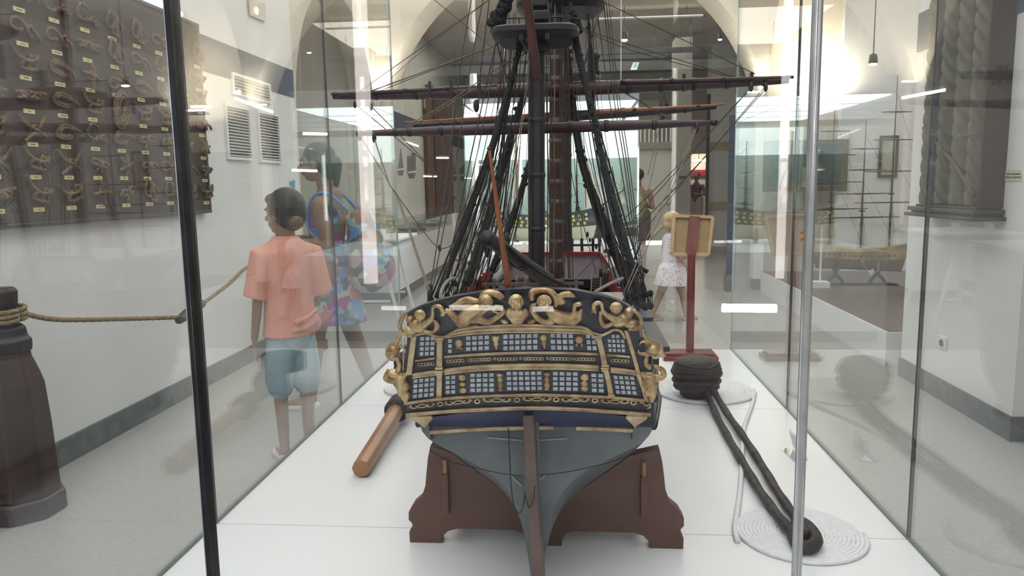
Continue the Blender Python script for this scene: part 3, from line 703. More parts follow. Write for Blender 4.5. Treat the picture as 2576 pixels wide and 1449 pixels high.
m = MB(); a, b = at(1278, 700, y=2.608), at(1545, 700, y=2.608); m.box((a.x, 2.60, 1.04), (b.x, 2.612, at(1400, 703, y=2.608).z)); m.build('bulkhead_shadow_panel', M_black, ship)
def ladder(xa, xb, y0, y1, yy):
    m = MB(); pts = [at(xa, y0, y=yy), at(xb, y0, y=yy), at(xa - 3, y1, y=yy - .06), at(xb - 3, y1, y=yy - .06)]
    m.bar(pts[0], pts[2], .004, .004); m.bar(pts[1], pts[3], .004, .004)
    for i in range(1, 7): m.bar(pts[0].lerp(pts[2], i / 7), pts[1].lerp(pts[3], i / 7), .003, .004)
    m.build('ladder', mat('ladder_wood', (.16, .12, .10), .5), ship)
ladder(1489, 1512, 694, 740, 2.58); ladder(1300, 1322, 694, 740, 2.58)
# netting rolls, rails and fittings above the poop
m = MB()
for pts in (((1248, 708), (1262, 690), (1275, 678)), ((1538, 672), (1550, 690), (1556, 716), (1560, 735))):
    P = smoothpath([at(x, y, y=2.35 if pts[0][0] < 1400 else 2.3) for x, y in pts], 8); m.tube(P, .016, 9, lobes=3, twist=.9)
m.build('netting_roll', mat('canvas_roll', (.50, .47, .43), .9, var=.3, scale=60), ship, smooth=True)
m = MB()
a, b = at(1212, 716, y=1.86), at(1468, 713, y=1.86); m.bar(a, b, .006, .008)
for f in (.12, .28, .45, .62, .8, .93): q = a.lerp(b, f); m.bar(V((q.x, q.y, q.z + .015)), V((q.x, q.y, 1.11)), .008, .008)
m.build('deck_railing', mat('rail_wood', (.12, .09, .085), .4), ship)
m = MB(); m.tube(smoothpath([at(1567, 700, y=1.55), at(1530, 716, y=1.52), at(1495, 736, y=1.5)], 8), .0035, 8)
m.tube(smoothpath([at(1108, 752, y=1.5), at(1112, 728, y=1.52), at(1128, 706, y=1.56), at(1145, 700, y=1.6)], 8), .004, 8)
m.build('curved_davit', mat('davit_grey', (.22, .20, .19), .5), ship, smooth=True)
m = MB()
rng = random.Random(3)
for i in range(26):
    x = SX + rng.choice((-1, 1)) * rng.uniform(.16, .225); y = rng.uniform(2.0, 2.6); m.caps((x, y, 1.05), (x + rng.uniform(-.01, .01), y, 1.05 + rng.uniform(.03, .07)), .007, .005, 6)
m.build('belaying_pins', M_sparb, ship, smooth=True)
m = MB()
for i in range(6):
    for s in (-1, 1): m.bar((SX + s * .20, 2.04 + i * .09, 1.06), (SX + s * .205, 2.04 + i * .09, 1.12), .02, .012)
m.build('bulwark_timbers', M_red, ship)

# stern face
n = 41
topl = interp([(212, 350), (330, 288), (560, 225), (900, 168), (1250, 150), (1600, 165), (1850, 215), (2000, 268), (2115, 340)], n)
botl = interp([(205, 1195), (600, 1168), (1150, 1140), (1600, 1150), (2225, 1190)], n)
plate_on_stern((topl, botl), -.03, 0, 'stern_face', M_navy, autos=.6)
def mould(pts, t, name, m=M_goldp, th=.006, off=0.0, par=ship):
    P = resamp(pts, 24); plate_on_stern(([(x, y - t / 2) for x, y in P], [(x, y + t / 2) for x, y in P]), th * .55, off, name, m, par, bevel=.0006)
    # raised round lip on both edges gives the moulded profile
    mb = MB(); mb.tube([A(x, y - t * .3, off + th * .6) for x, y in P], t / 3.293 * .00075 * .24, 6); mb.tube([A(x, y + t * .32, off + th * .6) for x, y in P], t / 3.293 * .00075 * .18, 6)
    mb.build(name + '_lip', m, par, smooth=True)
gal = bpy.data.objects['stern_face']
tp = resamp([(540, 543), (640, 488), (800, 462), (1150, 445), (1600, 460), (1700, 490), (1745, 512)], 24); bt = resamp([(560, 548), (640, 538), (800, 522), (1150, 510), (1600, 516), (1700, 524), (1745, 530)], 24)
plate_on_stern((tp, bt), .007, 0, 'upper_cornice', M_goldp, bevel=.001)
mb = MB()
for q in ((0, .0), (.45, .002), (.9, 0)): mb.tube([A(a[0] + (b[0] - a[0]) * q[0], a[1] + (b[1] - a[1]) * q[0], .008 + q[1]) for a, b in zip(tp, bt)], .0019, 6)
mb.build('cornice_bead', M_goldp, ship, smooth=True)
def bead(pts, r, name, m=M_goldp, off=.003, par=ship, cl=False):
    return MB().tube(smoothpath([A(x, y, off) for x, y in pts], 6, closed=cl), r, 8, closed=cl).build(name, m, par, smooth=True)
bead([(250, 552), (300, 530), (360, 518), (420, 532), (470, 548), (530, 548), (590, 515), (660, 480), (800, 458)], .0028, 'window_arch_moulding')
bead([(1600, 458), (1690, 480), (1750, 515), (1820, 535), (1870, 515), (1930, 488), (1985, 505), (2015, 560)], .0028, 'window_arch_moulding')
mould([(280, 748), (360, 738), (442, 726)], 16, 'gallery_moulding')
mould([(518, 716), (800, 695), (1150, 682), (1500, 682), (1792, 693)], 20, 'gallery_moulding')
mould([(1862, 700), (1960, 706), (2058, 716)], 18, 'gallery_moulding')
mould([(262, 872), (360, 858), (455, 846)], 44, 'gallery_cornice', th=.008)
mould([(522, 838), (800, 808), (1150, 795), (1500, 796), (1795, 808)], 50, 'gallery_cornice', th=.008)
mould([(1895, 822), (2000, 832), (2105, 846)], 44, 'gallery_cornice', th=.008)
mould([(190, 1100), (500, 1062), (850, 1040), (1200, 1030), (1460, 1032), (1860, 1048), (2240, 1080)], 22, 'lower_moulding', th=.009)
mould([(205, 1195), (500, 1168), (850, 1148), (1200, 1136), (1600, 1145), (2225, 1192)], 26, 'bottom_moulding', th=.012)
def pil(pts, w, name='pilaster', th=.009):
    P = resamp(pts, 10); plate_on_stern(([(x - w / 2, y) for x, y in P], [(x + w / 2, y) for x, y in P]), th, 0, name, M_goldp, bevel=.0015)
    (x0, y0), (x1, y1) = pts[0], pts[-1]
    if name == 'pilaster':
        for (x, y, k) in ((x0, y0 + 8, 1.5), (x0, y0 + 26, 1.2), (x1, y1 - 8, 1.35)):
            plate_on_stern(([(x - w * k / 2, y - 8), (x + w * k / 2, y - 8)], [(x - w * k / 2, y + 8), (x + w * k / 2, y + 8)]), th + .004, 0, 'capital', M_goldp, bevel=.001)
pil([(486, 552), (484, 680), (482, 812)], 46); pil([(484, 822), (482, 940), (480, 1062)], 44)
pil([(1790, 535), (1825, 670), (1850, 790)], 46); pil([(1848, 795), (1880, 920), (1900, 1036)], 44)
pil([(272, 545), (252, 700), (232, 860)], 46, 'edge_pilaster'); pil([(2022, 492), (2085, 700), (2125, 850)], 34, 'edge_pilaster'); pil([(2120, 850), (2160, 960), (2190, 1070)], 36, 'edge_pilaster')
pil([(190, 560), (185, 700), (180, 830)], 10, 'edge_bead', .004)
def window(x0, x1, y0, y1, nc, nr, sk=0, sl=0, rows=None):
    """one lattice window: dark sash with pale panes; sk = px the row shifts down per px across, sl = sideways lean"""
    fr = plate_on_stern(([(x0 - 8, y0 - 8), ((x0 + x1) / 2, y0 - 8 + sk * (x1 - x0) / 2), (x1 + 8, y0 - 8 + sk * (x1 - x0))], [(x0 - 8 + sl, y1 + 8), ((x0 + x1) / 2 + sl, y1 + 8 + sk * (x1 - x0) / 2), (x1 + 8 + sl, y1 + 8 + sk * (x1 - x0))]), .0015, 0, 'window_sash', M_navy)
    mb = MB(); cw = (x1 - x0) / nc; rh = (y1 - y0) / nr; g = .15
    for c in range(nc):
        for r in range(nr):
            if rows and not rows(c, r): continue
            vs = []
            for o in (.0016, .0028):
                for (u, v) in ((c + g, r + g), (c + 1 - g, r + g), (c + 1 - g, r + 1 - g), (c + g, r + 1 - g)):
                    X = x0 + u * cw + sl * v / nr; Y = y0 + v * rh + sk * u * cw; vs.append(A(X, Y, o))
            mb.add(vs, [(0, 1, 2, 3), (7, 6, 5, 4), (0, 4, 5, 1), (1, 5, 6, 2), (2, 6, 7, 3), (3, 7, 4, 0)])
    mb.build('window_panes', M_pane, fr)
window(318, 448, 545, 712, 3, 4, -.04, -8)
window(548, 588, 562, 688, 1, 3); window(694, 898, 540, 672, 4, 3, -.05)
window(1002, 1298, 525, 668, 6, 3, -.03); window(1390, 1590, 515, 662, 4, 3, .01, 8); window(1685, 1775, 520, 665, 2, 3, .02, 14)
window(1862, 2008, 525, 678, 4, 4, .03, 14, rows=lambda c, r: r > 0 or c in (1, 2))
window(262, 446, 896, 1064, 4, 4, -.10, -8); window(526, 618, 868, 1028, 2, 4, -.06); window(728, 938, 848, 1012, 4, 4, -.02)
window(1028, 1330, 832, 998, 6, 4, -.01, 6); window(1412, 1632, 832, 998, 4, 4, .02); window(1728, 1842, 845, 1010, 2, 4, .05, 6); window(1912, 2094, 862, 1024, 4, 4, .06, 26)
def orn(blobs, name='carved_ornament', m=M_gold, vox=.0013, par=ship, it=1):
    mb = MB()
    for b in blobs:
        x, y, rx, ry = b[:4]; rot = b[4] if len(b) > 4 else 0; h = b[5] if len(b) > 5 else .006
        k = .000232; c = A(x, y, .001); mb.ball(c, (rx * k, h, ry * k), 14, 8, rot=Matrix.Rotation(-math.radians(rot), 3, 'Y'))
    return mb.build(name, m, par, voxel=vox, smooth_it=it)
orn([(640, 600, 34, 38), (620, 640, 14, 12), (660, 645, 18, 12), (640, 630, 14, 20)], 'oval_medallion'); orn([(1636, 568, 36, 38), (1615, 615, 12, 18), (1658, 615, 12, 18)], 'oval_medallion')
orn([(945, 565, 32, 32), (948, 605, 26, 26), (952, 638, 15, 18), (925, 545, 14, 10), (968, 545, 14, 10)], 'bust_bracket'); orn([(1343, 555, 32, 34), (1348, 600, 26, 24), (1350, 632, 14, 18)], 'bust_bracket')
orn([(668, 885, 36, 34), (672, 940, 30, 24), (676, 992, 38, 30)], 'double_medallion'); orn([(1682, 882, 38, 36), (1680, 935, 34, 26), (1682, 975, 36, 30)], 'double_medallion')
orn([(980, 865, 32, 20), (983, 900, 28, 30), (986, 945, 27, 34), (988, 985, 24, 16)], 'term_figure'); orn([(1370, 860, 32, 22), (1370, 900, 26, 30), (1370, 945, 27, 34), (1370, 980, 26, 14)], 'term_figure')
def chain(x0, x1, y0, y1):
    mb = MB(); n = max(3, int((x1 - x0) / 26))
    for i in range(n):
        cx = x0 + (x1 - x0) * (i + .5) / n; cy = y0 + (y1 - y0) * (i + .5) / n
        mb.tube([A(cx + 15 * math.cos(t), cy + 11 * math.sin(t), .0015) for t in [2 * PI * j / 12 for j in range(12)]], .0010, 6, closed=True)
    mb.build('chain_ornament', M_goldp, ship, smooth=True)
for c in ((540, 684, 752, 744), (720, 905, 742, 735), (960, 1125, 734, 731), (1178, 1337, 731, 731), (1395, 1560, 731, 732), (1605, 1765, 733, 736), (305, 438, 780, 772), (1898, 2050, 744, 752)): chain(*c)
mb = MB()
for x, y in ((937, 732), (1152, 728), (1373, 728), (1583, 732)): mb.tube([A(x + 8 * math.cos(t), y + 8 * math.sin(t), .0015) for t in [2 * PI * j / 12 for j in range(12)]], .0009, 6, closed=True)
mb.build('small_ring_ornaments', M_goldp, ship, smooth=True)
for x, y, w in ((338, 1122, 105), (635, 1092, 112), (957, 1074, 118), (1287, 1066, 120), (1605, 1072, 118), (1935, 1086, 118)):
    mb = MB(); s_ = w / 118; dy = -.10 if x < 700 else (.03 if x > 1700 else 0)
    for s in (-1, 1):
        mb.tube(smoothpath([A(x + s * a * s_, y + b + dy * s * a * s_, .002) for a, b in ((0, -14 * 1), (30, -10), (50, 6), (75, 10), (100, 4), (112, -6), (104, -14), (94, -8))], 4), .0017, 6)
        mb.tube(smoothpath([A(x + s * a * s_, y + b + dy * s * a * s_, .002) for a, b in ((0, 12), (30, 8), (52, -6), (66, -10))], 4), .0015, 6)
    mb.build('scroll_ornament', M_goldp, ship, smooth=True)
mb = MB(); mb.tube(smoothpath([A(x, y, .002) for x, y in ((2140, 1095), (2160, 1090), (2175, 1108), (2195, 1118), (2220, 1108), (2225, 1130), (2200, 1140))], 4), .0017, 6); mb.build('scroll_ornament', M_goldp, ship, smooth=True)
for x, y in ((487, 1105), (793, 1083), (1122, 1071), (1447, 1068), (1766, 1076), (2086, 1093)):
    mb = MB().tube([A(x + 20 * math.cos(t), y + 16 * math.sin(t), .002) for t in [2 * PI * j / 16 for j in range(16)]], .0018, 7, closed=True); mb.build('ring_ornament', M_goldp, ship, smooth=True)
# cherubs and the central bust
def limb(mb, pts, rs, off=.006):
    P = smoothpath([A(x, y, off + (p[2] if len(p) > 2 else 0)) for p in pts for x, y in (p[:2],)], 5); R = []
    for i in range(len(P)): u = i / (len(P) - 1) * (len(rs) - 1); k = min(int(u), len(rs) - 2); R.append((rs[k] + (rs[k + 1] - rs[k]) * (u - k)) * .000232)
    mb.tube(P, R, 12); mb.ball(P[0], R[0], 10, 6); mb.ball(P[-1], R[-1], 10, 6)
def head(mb, x, y, r, lean=0):
    k = .000232; c = A(x, y, .016); mb.ball(c, (r * k, r * k * .95, r * k * 1.08), 18, 12)
    for i in range(9):                               # curls of hair
        a = PI * (i / 8) ; mb.ball(c + V((math.cos(a) * r * k * .82, -r * k * .35, math.sin(a) * r * k * .85)), r * k * .30, 8, 6)
    for i in range(6): a = PI * (.1 + .8 * i / 5); mb.ball(c + V((math.cos(a) * r * k * .5, -r * k * .75, math.sin(a) * r * k * .62)), r * k * .24, 8, 6)
    mb.ball(c + V((0, -r * k * .95, -r * k * .18)), r * k * .16, 8, 6)           # nose
    for s in (-1, 1): mb.ball(c + V((s * r * k * .45, -r * k * .72, -r * k * .38)), r * k * .27, 8, 6)   # cheeks
    mb.ball(c + V((0, -r * k * .72, -r * k * .72)), r * k * .24, 8, 6)           # chin
    mb.ball(c + V((0, -r * k * .88, -r * k * .48)), (r * k * .2, r * k * .1, r * k * .06), 8, 6)
def ball(mb, x, y, rx, ry, rot=0, h=.010, off=.004):
    k = .000232; mb.ball(A(x, y, off), (rx * k, h, ry * k), 18, 10, rot=Matrix.Rotation(-math.radians(rot), 3, 'Y'))
cb = MB(); head(cb, 1122, 250, 58); ball(cb, 1122, 315, 26, 40); ball(cb, 1125, 365, 88, 62, 0, .014); ball(cb, 1125, 405, 60, 45, 0, .014); ball(cb, 1060, 345, 36, 40); ball(cb, 1190, 345, 36, 40)
ball(cb, 1020, 420, 38, 22, -20); ball(cb, 1245, 418, 40, 22, 20)
cb.build('central_bust', M_gold, ship, voxel=.0011, smooth_it=2)
cb = MB(); head(cb, 872, 248, 55)
limb(cb, [(800, 310), (740, 340), (690, 400), (660, 430)], [46, 60, 62, 40], .010); ball(cb, 740, 385, 95, 52, -12, .016)
limb(cb, [(660, 420), (620, 390), (575, 345), (545, 325)], [44, 34, 26, 18]); limb(cb, [(545, 325), (530, 350), (512, 368)], [16, 10, 7])
limb(cb, [(820, 400), (880, 420), (940, 395), (1000, 350), (1010, 320), (985, 300)], [40, 30, 26, 22, 18, 16]); limb(cb, [(790, 370), (840, 330), (900, 300)], [36, 30, 22])
limb(cb, [(985, 300), (950, 290), (930, 330), (960, 345)], [16, 14, 13, 10])
cb.build('reclining_cherub', M_gold, ship, voxel=.0011, smooth_it=2)
cb = MB()
limb(cb, [(820, 235), (850, 195), (900, 182), (960, 195), (1000, 215)], [16, 26, 30, 30, 22]); ball(cb, 985, 215, 28, 30)
limb(cb, [(790, 250), (720, 240), (660, 255), (620, 280)], [24, 30, 28, 20], .004); limb(cb, [(620, 280), (600, 285), (590, 290)], [22, 18, 14]); limb(cb, [(780, 275), (720, 285), (660, 290)], [18, 24, 16], .004)
cb.build('cherub_wings', M_gold, ship, voxel=.0015, smooth_it=1)
cb = MB(); head(cb, 1350, 250, 56)
limb(cb, [(1400, 330), (1450, 370), (1520, 390), (1590, 400)], [40, 58, 56, 40], .010); ball(cb, 1500, 385, 105, 50, 6, .016)
limb(cb, [(1580, 420), (1630, 390), (1640, 350), (1655, 325)], [40, 30, 24, 14]); limb(cb, [(1600, 400), (1595, 340), (1600, 285), (1640, 275)], [26, 20, 22, 22])
limb(cb, [(1420, 400), (1370, 425), (1300, 395), (1260, 350), (1240, 320)], [38, 28, 26, 22, 18]); limb(cb, [(1240, 320), (1245, 285), (1275, 275)], [16, 14, 14])
cb.build('reclining_cherub', M_gold, ship, voxel=.0011, smooth_it=2)
cb = MB()
limb(cb, [(1250, 225), (1255, 180), (1310, 165), (1380, 168), (1430, 200), (1440, 240)], [26, 34, 26, 26, 28, 18]); limb(cb, [(1450, 250), (1490, 205), (1550, 195), (1600, 215)], [14, 26, 28, 8])
ball(cb, 1490, 255, 42, 34, 10); ball(cb, 1445, 270, 24, 36)
cb.build('cherub_wings', M_gold, ship, voxel=.0015, smooth_it=1)
cb = MB(); head(cb, 335, 360, 44); ball(cb, 300, 450, 80, 60, -35, .015); ball(cb, 245, 398, 42, 30, 20, .014); ball(cb, 250, 490, 60, 42, 0, .013)
limb(cb, [(360, 440), (410, 405), (430, 360), (430, 310), (460, 290), (495, 300), (515, 335)], [34, 26, 17, 14, 16, 20, 18], .008)
limb(cb, [(515, 345), (520, 375)], [14, 8]); limb(cb, [(510, 345), (495, 375)], [12, 7]); limb(cb, [(350, 490), (400, 505), (440, 500), (465, 460), (450, 420)], [20, 16, 18, 28, 16]); limb(cb, [(200, 350), (165, 410), (155, 470), (185, 520), (250, 535)], [14, 20, 18, 20, 22], .004)
cb.build('corner_cherub', M_gold, ship, voxel=.0011, smooth_it=2)
cb = MB(); head(cb, 1938, 300, 46); ball(cb, 1990, 405, 90, 52, 30, .015); ball(cb, 2045, 345, 40, 44, 10, .014); ball(cb, 2060, 435, 60, 42, 10, .013)
limb(cb, [(1920, 395), (1860, 360), (1830, 320), (1820, 275), (1790, 262), (1760, 280), (1755, 315)], [32, 22, 16, 15, 17, 20, 18], .008)
limb(cb, [(1765, 325), (1772, 350)], [13, 8]); limb(cb, [(1750, 325), (1740, 345)], [12, 7]); limb(cb, [(1810, 340), (1815, 410), (1845, 455), (1900, 440), (1915, 420)], [12, 20, 22, 18, 14]); limb(cb, [(2090, 330), (2135, 380), (2145, 440), (2110, 475), (2060, 480)], [12, 18, 20, 22, 22], .004)
cb.build('corner_cherub', M_gold, ship, voxel=.0011, smooth_it=2)
# side scrolls and supporters
cb = MB()
limb(cb, [(160, 525), (150, 550), (130, 590), (90, 620), (60, 665), (65, 710), (100, 735), (125, 715)], [14, 12, 18, 26, 26, 24, 18, 10], .004); ball(cb, 105, 650, 55, 48, 0, .015); ball(cb, 95, 700, 40, 26, -15, .014)
limb(cb, [(150, 620), (185, 640), (200, 670), (180, 690)], [16, 12, 9, 8], .004); limb(cb, [(135, 735), (150, 780), (140, 820)], [22, 20, 26], .004)
cb.build('quarter_scroll', M_gold, ship, voxel=.0015, smooth_it=1)
cb = MB()
limb(cb, [(60, 820), (50, 860), (40, 895), (90, 910), (160, 885), (215, 850)], [14, 28, 26, 30, 34, 18], .004); ball(cb, 110, 850, 62, 40, -10, .014)
limb(cb, [(165, 900), (170, 960), (190, 1010), (205, 1060)], [52, 50, 44, 30], .006); ball(cb, 130, 940, 30, 26); ball(cb, 215, 950, 26, 40); ball(cb, 160, 1010, 26, 30); ball(cb, 225, 1030, 20, 34)
cb.build('quarter_figure', M_gold, ship, voxel=.0015, smooth_it=1)
cb = MB()
limb(cb, [(2165, 500), (2175, 540), (2210, 575), (2260, 600), (2300, 640), (2300, 690), (2260, 715), (2235, 700)], [16, 12, 18, 28, 30, 28, 20, 12], .004); ball(cb, 2245, 645, 60, 52, 10, .015)
limb(cb, [(2200, 590), (2150, 590), (2135, 610)], [14, 10, 8], .004); limb(cb, [(2230, 690), (2170, 690), (2130, 680), (2125, 655)], [20, 16, 12, 8], .004); limb(cb, [(2190, 720), (2185, 770), (2215, 800)], [18, 20, 24], .004)
cb.build('quarter_scroll', M_gold, ship, voxel=.0015, smooth_it=1)
cb = MB()
limb(cb, [(2260, 790), (2320, 820), (2335, 870), (2280, 890), (2200, 880), (2150, 850)], [16, 26, 24, 34, 36, 22], .004)
limb(cb, [(2210, 890), (2225, 950), (2235, 1010), (2230, 1065)], [56, 50, 44, 28], .006); ball(cb, 2180, 930, 34, 40); ball(cb, 2270, 940, 26, 30); ball(cb, 2195, 1000, 30, 40)
cb.build('quarter_figure', M_gold, ship, voxel=.0015, smooth_it=1)
# shells under the stern corners
for cx, cy, s in ((340, 1208, 1), (2110, 1205, -1)):
    mb = MB()
    for i in range(7):
        a = (i - 3) / 3; top = A(cx + a * 70, cy + 8, .004); b = st_(960 + (cx + s * 12) / 3.293, 680 + (cy + 95) / 3.293, 0); b.y += .006; mb.caps(top, b, .0052, .002, 8)
    mb.build('corner_shell', M_goldp, ship, voxel=.0014, smooth_it=1)
# counter under the stern: swept blue panel, its sill, transom
def B(X, Y): return 980 + X / 3.227, 1000 + Y / 3.227
vs = []; nn = 25; rows = [(0.0, 0.0), (.3, .028), (.6, .05), (.85, .062), (1.0, .066)]
for u, dy in rows:
    for i in range(nn):
        f = i / (nn - 1); X = 325 + (1985 - 325) * f; arch = 1 - (2 * f - 1) ** 2
        Y0 = 165 - 70 * arch; Y1 = 268 - 30 * arch + (f - .5) * -14; px, py = B(X, Y0 + (Y1 - Y0) * u); q = st_(px, py); vs.append(at(px, py, y=q.y + .012 + dy))
fs = [(r * nn + i, r * nn + i + 1, (r + 1) * nn + i + 1, (r + 1) * nn + i) for r in range(len(rows) - 1) for i in range(nn - 1)]
L = len(vs); vs += [V(v) + V((0, .02, .0)) for v in vs]; fs += [tuple(L + k for k in reversed(f)) for f in fs]
MB().add(vs, fs).build('counter_panel', M_blue, ship, autos=.8)
for a, b in ((0, .55), (.62, 1)) if False else ((0, .61), (.72, 1.0)):
    P = []
    for i in range(14):
        f = a + (b - a) * i / 13; arch = 1 - (2 * f - 1) ** 2; px, py = B(325 + 1650 * f, 276 - 30 * arch + (f - .5) * -14); P.append(at(px, py, y=1.548))
    m = MB()
    for u, v in zip(P, P[1:]): m.bar(u, v + (v - u) * .05, .006, .008)
    m.build('sill_moulding', M_goldp, ship, bevel=.001)
for a in (1, -1):
    X = 322 if a == 1 else 1980; P = [at(*B(X - a * 14, 215), y=1.545), at(*B(X, 215), y=1.548), at(*B(X + a * 8, 290), y=1.55), at(*B(X + a * 18, 355), y=1.553), at(*B(X - a * 6, 330), y=1.55), at(*B(X - a * 30, 270), y=1.547)]
    MB().prism(P, (0, .05, 0)).build('quarter_knuckle', M_hull, ship, bevel=.003)
# rudder and stern post
ru = MB().bar(at(1330, 1036, y=1.50), at(1355, 1449, y=1.50), .0215, .05, up=(0, 1, 0), w2=.0235, h2=.085); a = at(1356, 1470, y=1.5); ru.bar(at(1355, 1449, y=1.50), V((a.x, 1.5, PZ + .012)), .0235, .085, up=(0, 1, 0)); ru.build('rudder', mat('rudder_brown', (.115, .075, .062), .4, var=.2, scale=12), ship, bevel=.002)
p0, p1 = at(1322, 1036, y=1.545), at(1336, 1449, y=1.545); MB().bar(V((SX, 1.555, .93)), V((SX, 1.555, PZ + .012)), .022, .03, up=(0, 1, 0)).build('stern_post', M_hull, ship, bevel=.002)
for Y, l in ((345, .085), (720, .05)):
    for s in (-1, 1):
        c = at(*B(1115, Y), y=1.545); m = MB().bar(c + V((s * .008, 0, 0)), c + V((s * l, .004 + .03 * (Y > 500), .004 + (Y > 500) * .018)), .004, .009, up=(0, 1, 0)); m.build('rudder_hinge', mat('hinge_grey', (.24, .27, .29), .4), ship, bevel=.001)
m = MB()
for s, pts in ((-1, ((965, 250), (975, 480), (985, 700), (1010, 880), (1050, 940), (1085, 880), (1098, 760))), (1, ((1100, 800), (1130, 890), (1165, 840), (1180, 720)))):
    m.tube(smoothpath([at(*B(x, y), y=1.455) for x, y in pts], 6), .0012, 6)
m.tube(smoothpath([at(*B(x, y), y=1.47) for x, y in ((330, 430), (480, 515), (700, 570), (900, 615), (1080, 635))], 5), .0010, 5)
m.tube(smoothpath([at(*B(x, y), y=1.47) for x, y in ((1190, 628), (1400, 610), (1650, 560), (1850, 505), (2000, 430))], 5), .0010, 5)
m.build('rudder_chain', M_tar, ship, smooth=True)
# cradle
cr = thing('ship_cradle', 'dark stained wooden cradle board with scrolled feet carrying the big ship model', 'stand', (SX, 1.79, PZ))
oL = [(165, 1177), (160, 1095), (170, 1068), (190, 1045), (182, 1022), (155, 992), (155, 930), (190, 870), (260, 810), (290, 720), (300, 600), (310, 500), (330, 395)]
cl = [at(*B(x, y), y=1.79) for x, y in oL]; cl[0].z = PZ
def board_poly(dx, y):
    Lp = [V((p.x, y, max(p.z, PZ))) for p in cl]; mx = -.084
    Rp = [V((2 * mx - p.x, y, p.z)) for p in Lp]
    cut = [(z, b + .002) for z, b in sect_fine(y) if .552 < z < cl[-1].z - .01]
    lft = [V((SX - b, y, z)) for z, b in reversed(cut)]; rgt = [V((SX + b, y, z)) for z, b in cut]
    bot = []                                        # bottom edge, right to left, with a middle foot
    hz = PZ + .040
    for sgn in (1, -1):
        seg = [(.262, PZ), (.258, PZ + .018), (.245, PZ + .032), (.22, hz), (.075, hz), (.055, PZ + .034), (.045, PZ + .02), (.043, PZ)]
        if sgn == -1: seg = seg[::-1]
        bot += [V((mx + sgn * u, y, z)) for u, z in seg]
    return Lp, lft, rgt, Rp, bot
def cradle_board(y, name):
    Lp, lft, rgt, Rp, bot = board_poly(0, y)
    Rp = Rp[::-1]
    outline = Lp + lft + [V((SX - .020, y, .548)), V((SX + .020, y, .548))] + rgt + Rp + bot
    from mathutils.geometry import tessellate_polygon
    bm = bmesh.new(); vs = [bm.verts.new(p) for p in outline]
    for tri in tessellate_polygon([[V((p.x, p.z, 0)) for p in outline]]): bm.faces.new([vs[i] for i in tri])
    r = bmesh.ops.extrude_face_region(bm, geom=bm.faces[:])
    bmesh.ops.translate(bm, vec=(0, .035, 0), verts=[v for v in r['geom'] if isinstance(v, bmesh.types.BMVert)])
    bmesh.ops.recalc_face_normals(bm, faces=bm.faces); me = bpy.data.meshes.new(name); bm.to_mesh(me); bm.free()
    o = bpy.data.objects.new(name, me); COL.objects.link(o); me.materials.append(M_cradle); o.parent = cr; o.matrix_parent_inverse = cr.matrix_basis.inverted(); return o
cradle_board(1.79, 'cradle_board'); 
for s in (-1, 1):
    x = -.084 + s * .245
    MB().box((x - .008, 1.772, PZ + .085), (x + .008, 1.83, PZ + .19)).build('wedge_block', M_cradle, cr, bevel=.002)
    MB().box((x - .005, 1.776, PZ + .17), (x + .005, 1.80, PZ + .225)).build('wedge_tongue', M_stick, cr, bevel=.001)
    MB().box((x - .008, 1.82, PZ + .06), (x + .008, 2.75, PZ + .10)).build('side_rail', M_cradle, cr, bevel=.002)

# ------------------------------------------------------------------ masts, spars and rigging of the big model
def spar(a, b, r0, r1, name, m, mid=None, n=14, bands=None, bm_=None, bulge=0):
    a, b = V(a), V(b); k = 24; R = []
    for i in range(k + 1):
        t = i / k; r = r0 + (r1 - r0) * t
        if mid: r = mid * (1 - abs(2 * t - 1) ** 2.2) + (r0 if t < .5 else r1) * abs(2 * t - 1) ** 2.2
        R.append(r)
    o = MB().tube([a.lerp(b, i / k) for i in range(k + 1)], R, n).build(name, m, ship, smooth=True)
    if bands:
        mb = MB(); d = (b - a).normalized()
        for t in bands:
            c = a.lerp(b, t); r = R[int(t * k)] + .0018; mb.tube([c - d * .006, c - d * .005, c + d * .005, c + d * .006], [r - .0016, r, r, r - .0016], n)
        mb.build(name + '_bands', bm_ or M_sparb, ship, smooth=True)
    return o
YM, YA, YF = 1.88, 2.30, 2.80
def mastline(px0, py0, px1, py1, y): return at(px0, py0, y=y), at(px1, py1, y=y)
a, b = mastline(1350, 735, 1352, 90, YM); a.z = 1.09; spar(a, b, .0195, .0185, 'mizzen_lower_mast', mat('mizzen_dark', (.018, .013, .017), .35, var=.4, scale=12), bands=(.12, .3, .5, .7))
a, b = mastline(1352, 130, 1362, -260, YM); spar(a, b, .017, .012, 'mizzen_topmast', M_sparb)
a, b = mastline(1399, 735, 1400, -60, YA); a.z = 1.03; spar(a, b, .0225, .0205, 'main_lower_mast', M_mastb, bands=[.08 + i * .062 for i in range(15)], bm_=mat('mast_woolding', (.20, .17, .15), .7, var=.3, scale=50))
a, b = mastline(1402, 20, 1402, -330, YA); spar(a, b, .016, .011, 'main_topmast', M_sparb)
a, b = mastline(1424, 725, 1424, 180, YF); a.z = 1.06; spar(a, b, .021, .019, 'fore_lower_mast', M_sparb, bands=[.1 + i * .1 for i in range(9)])
a, b = mastline(1422, 215, 1420, -160, YF); spar(a, b, .017, .012, 'fore_topmast', M_mastb)
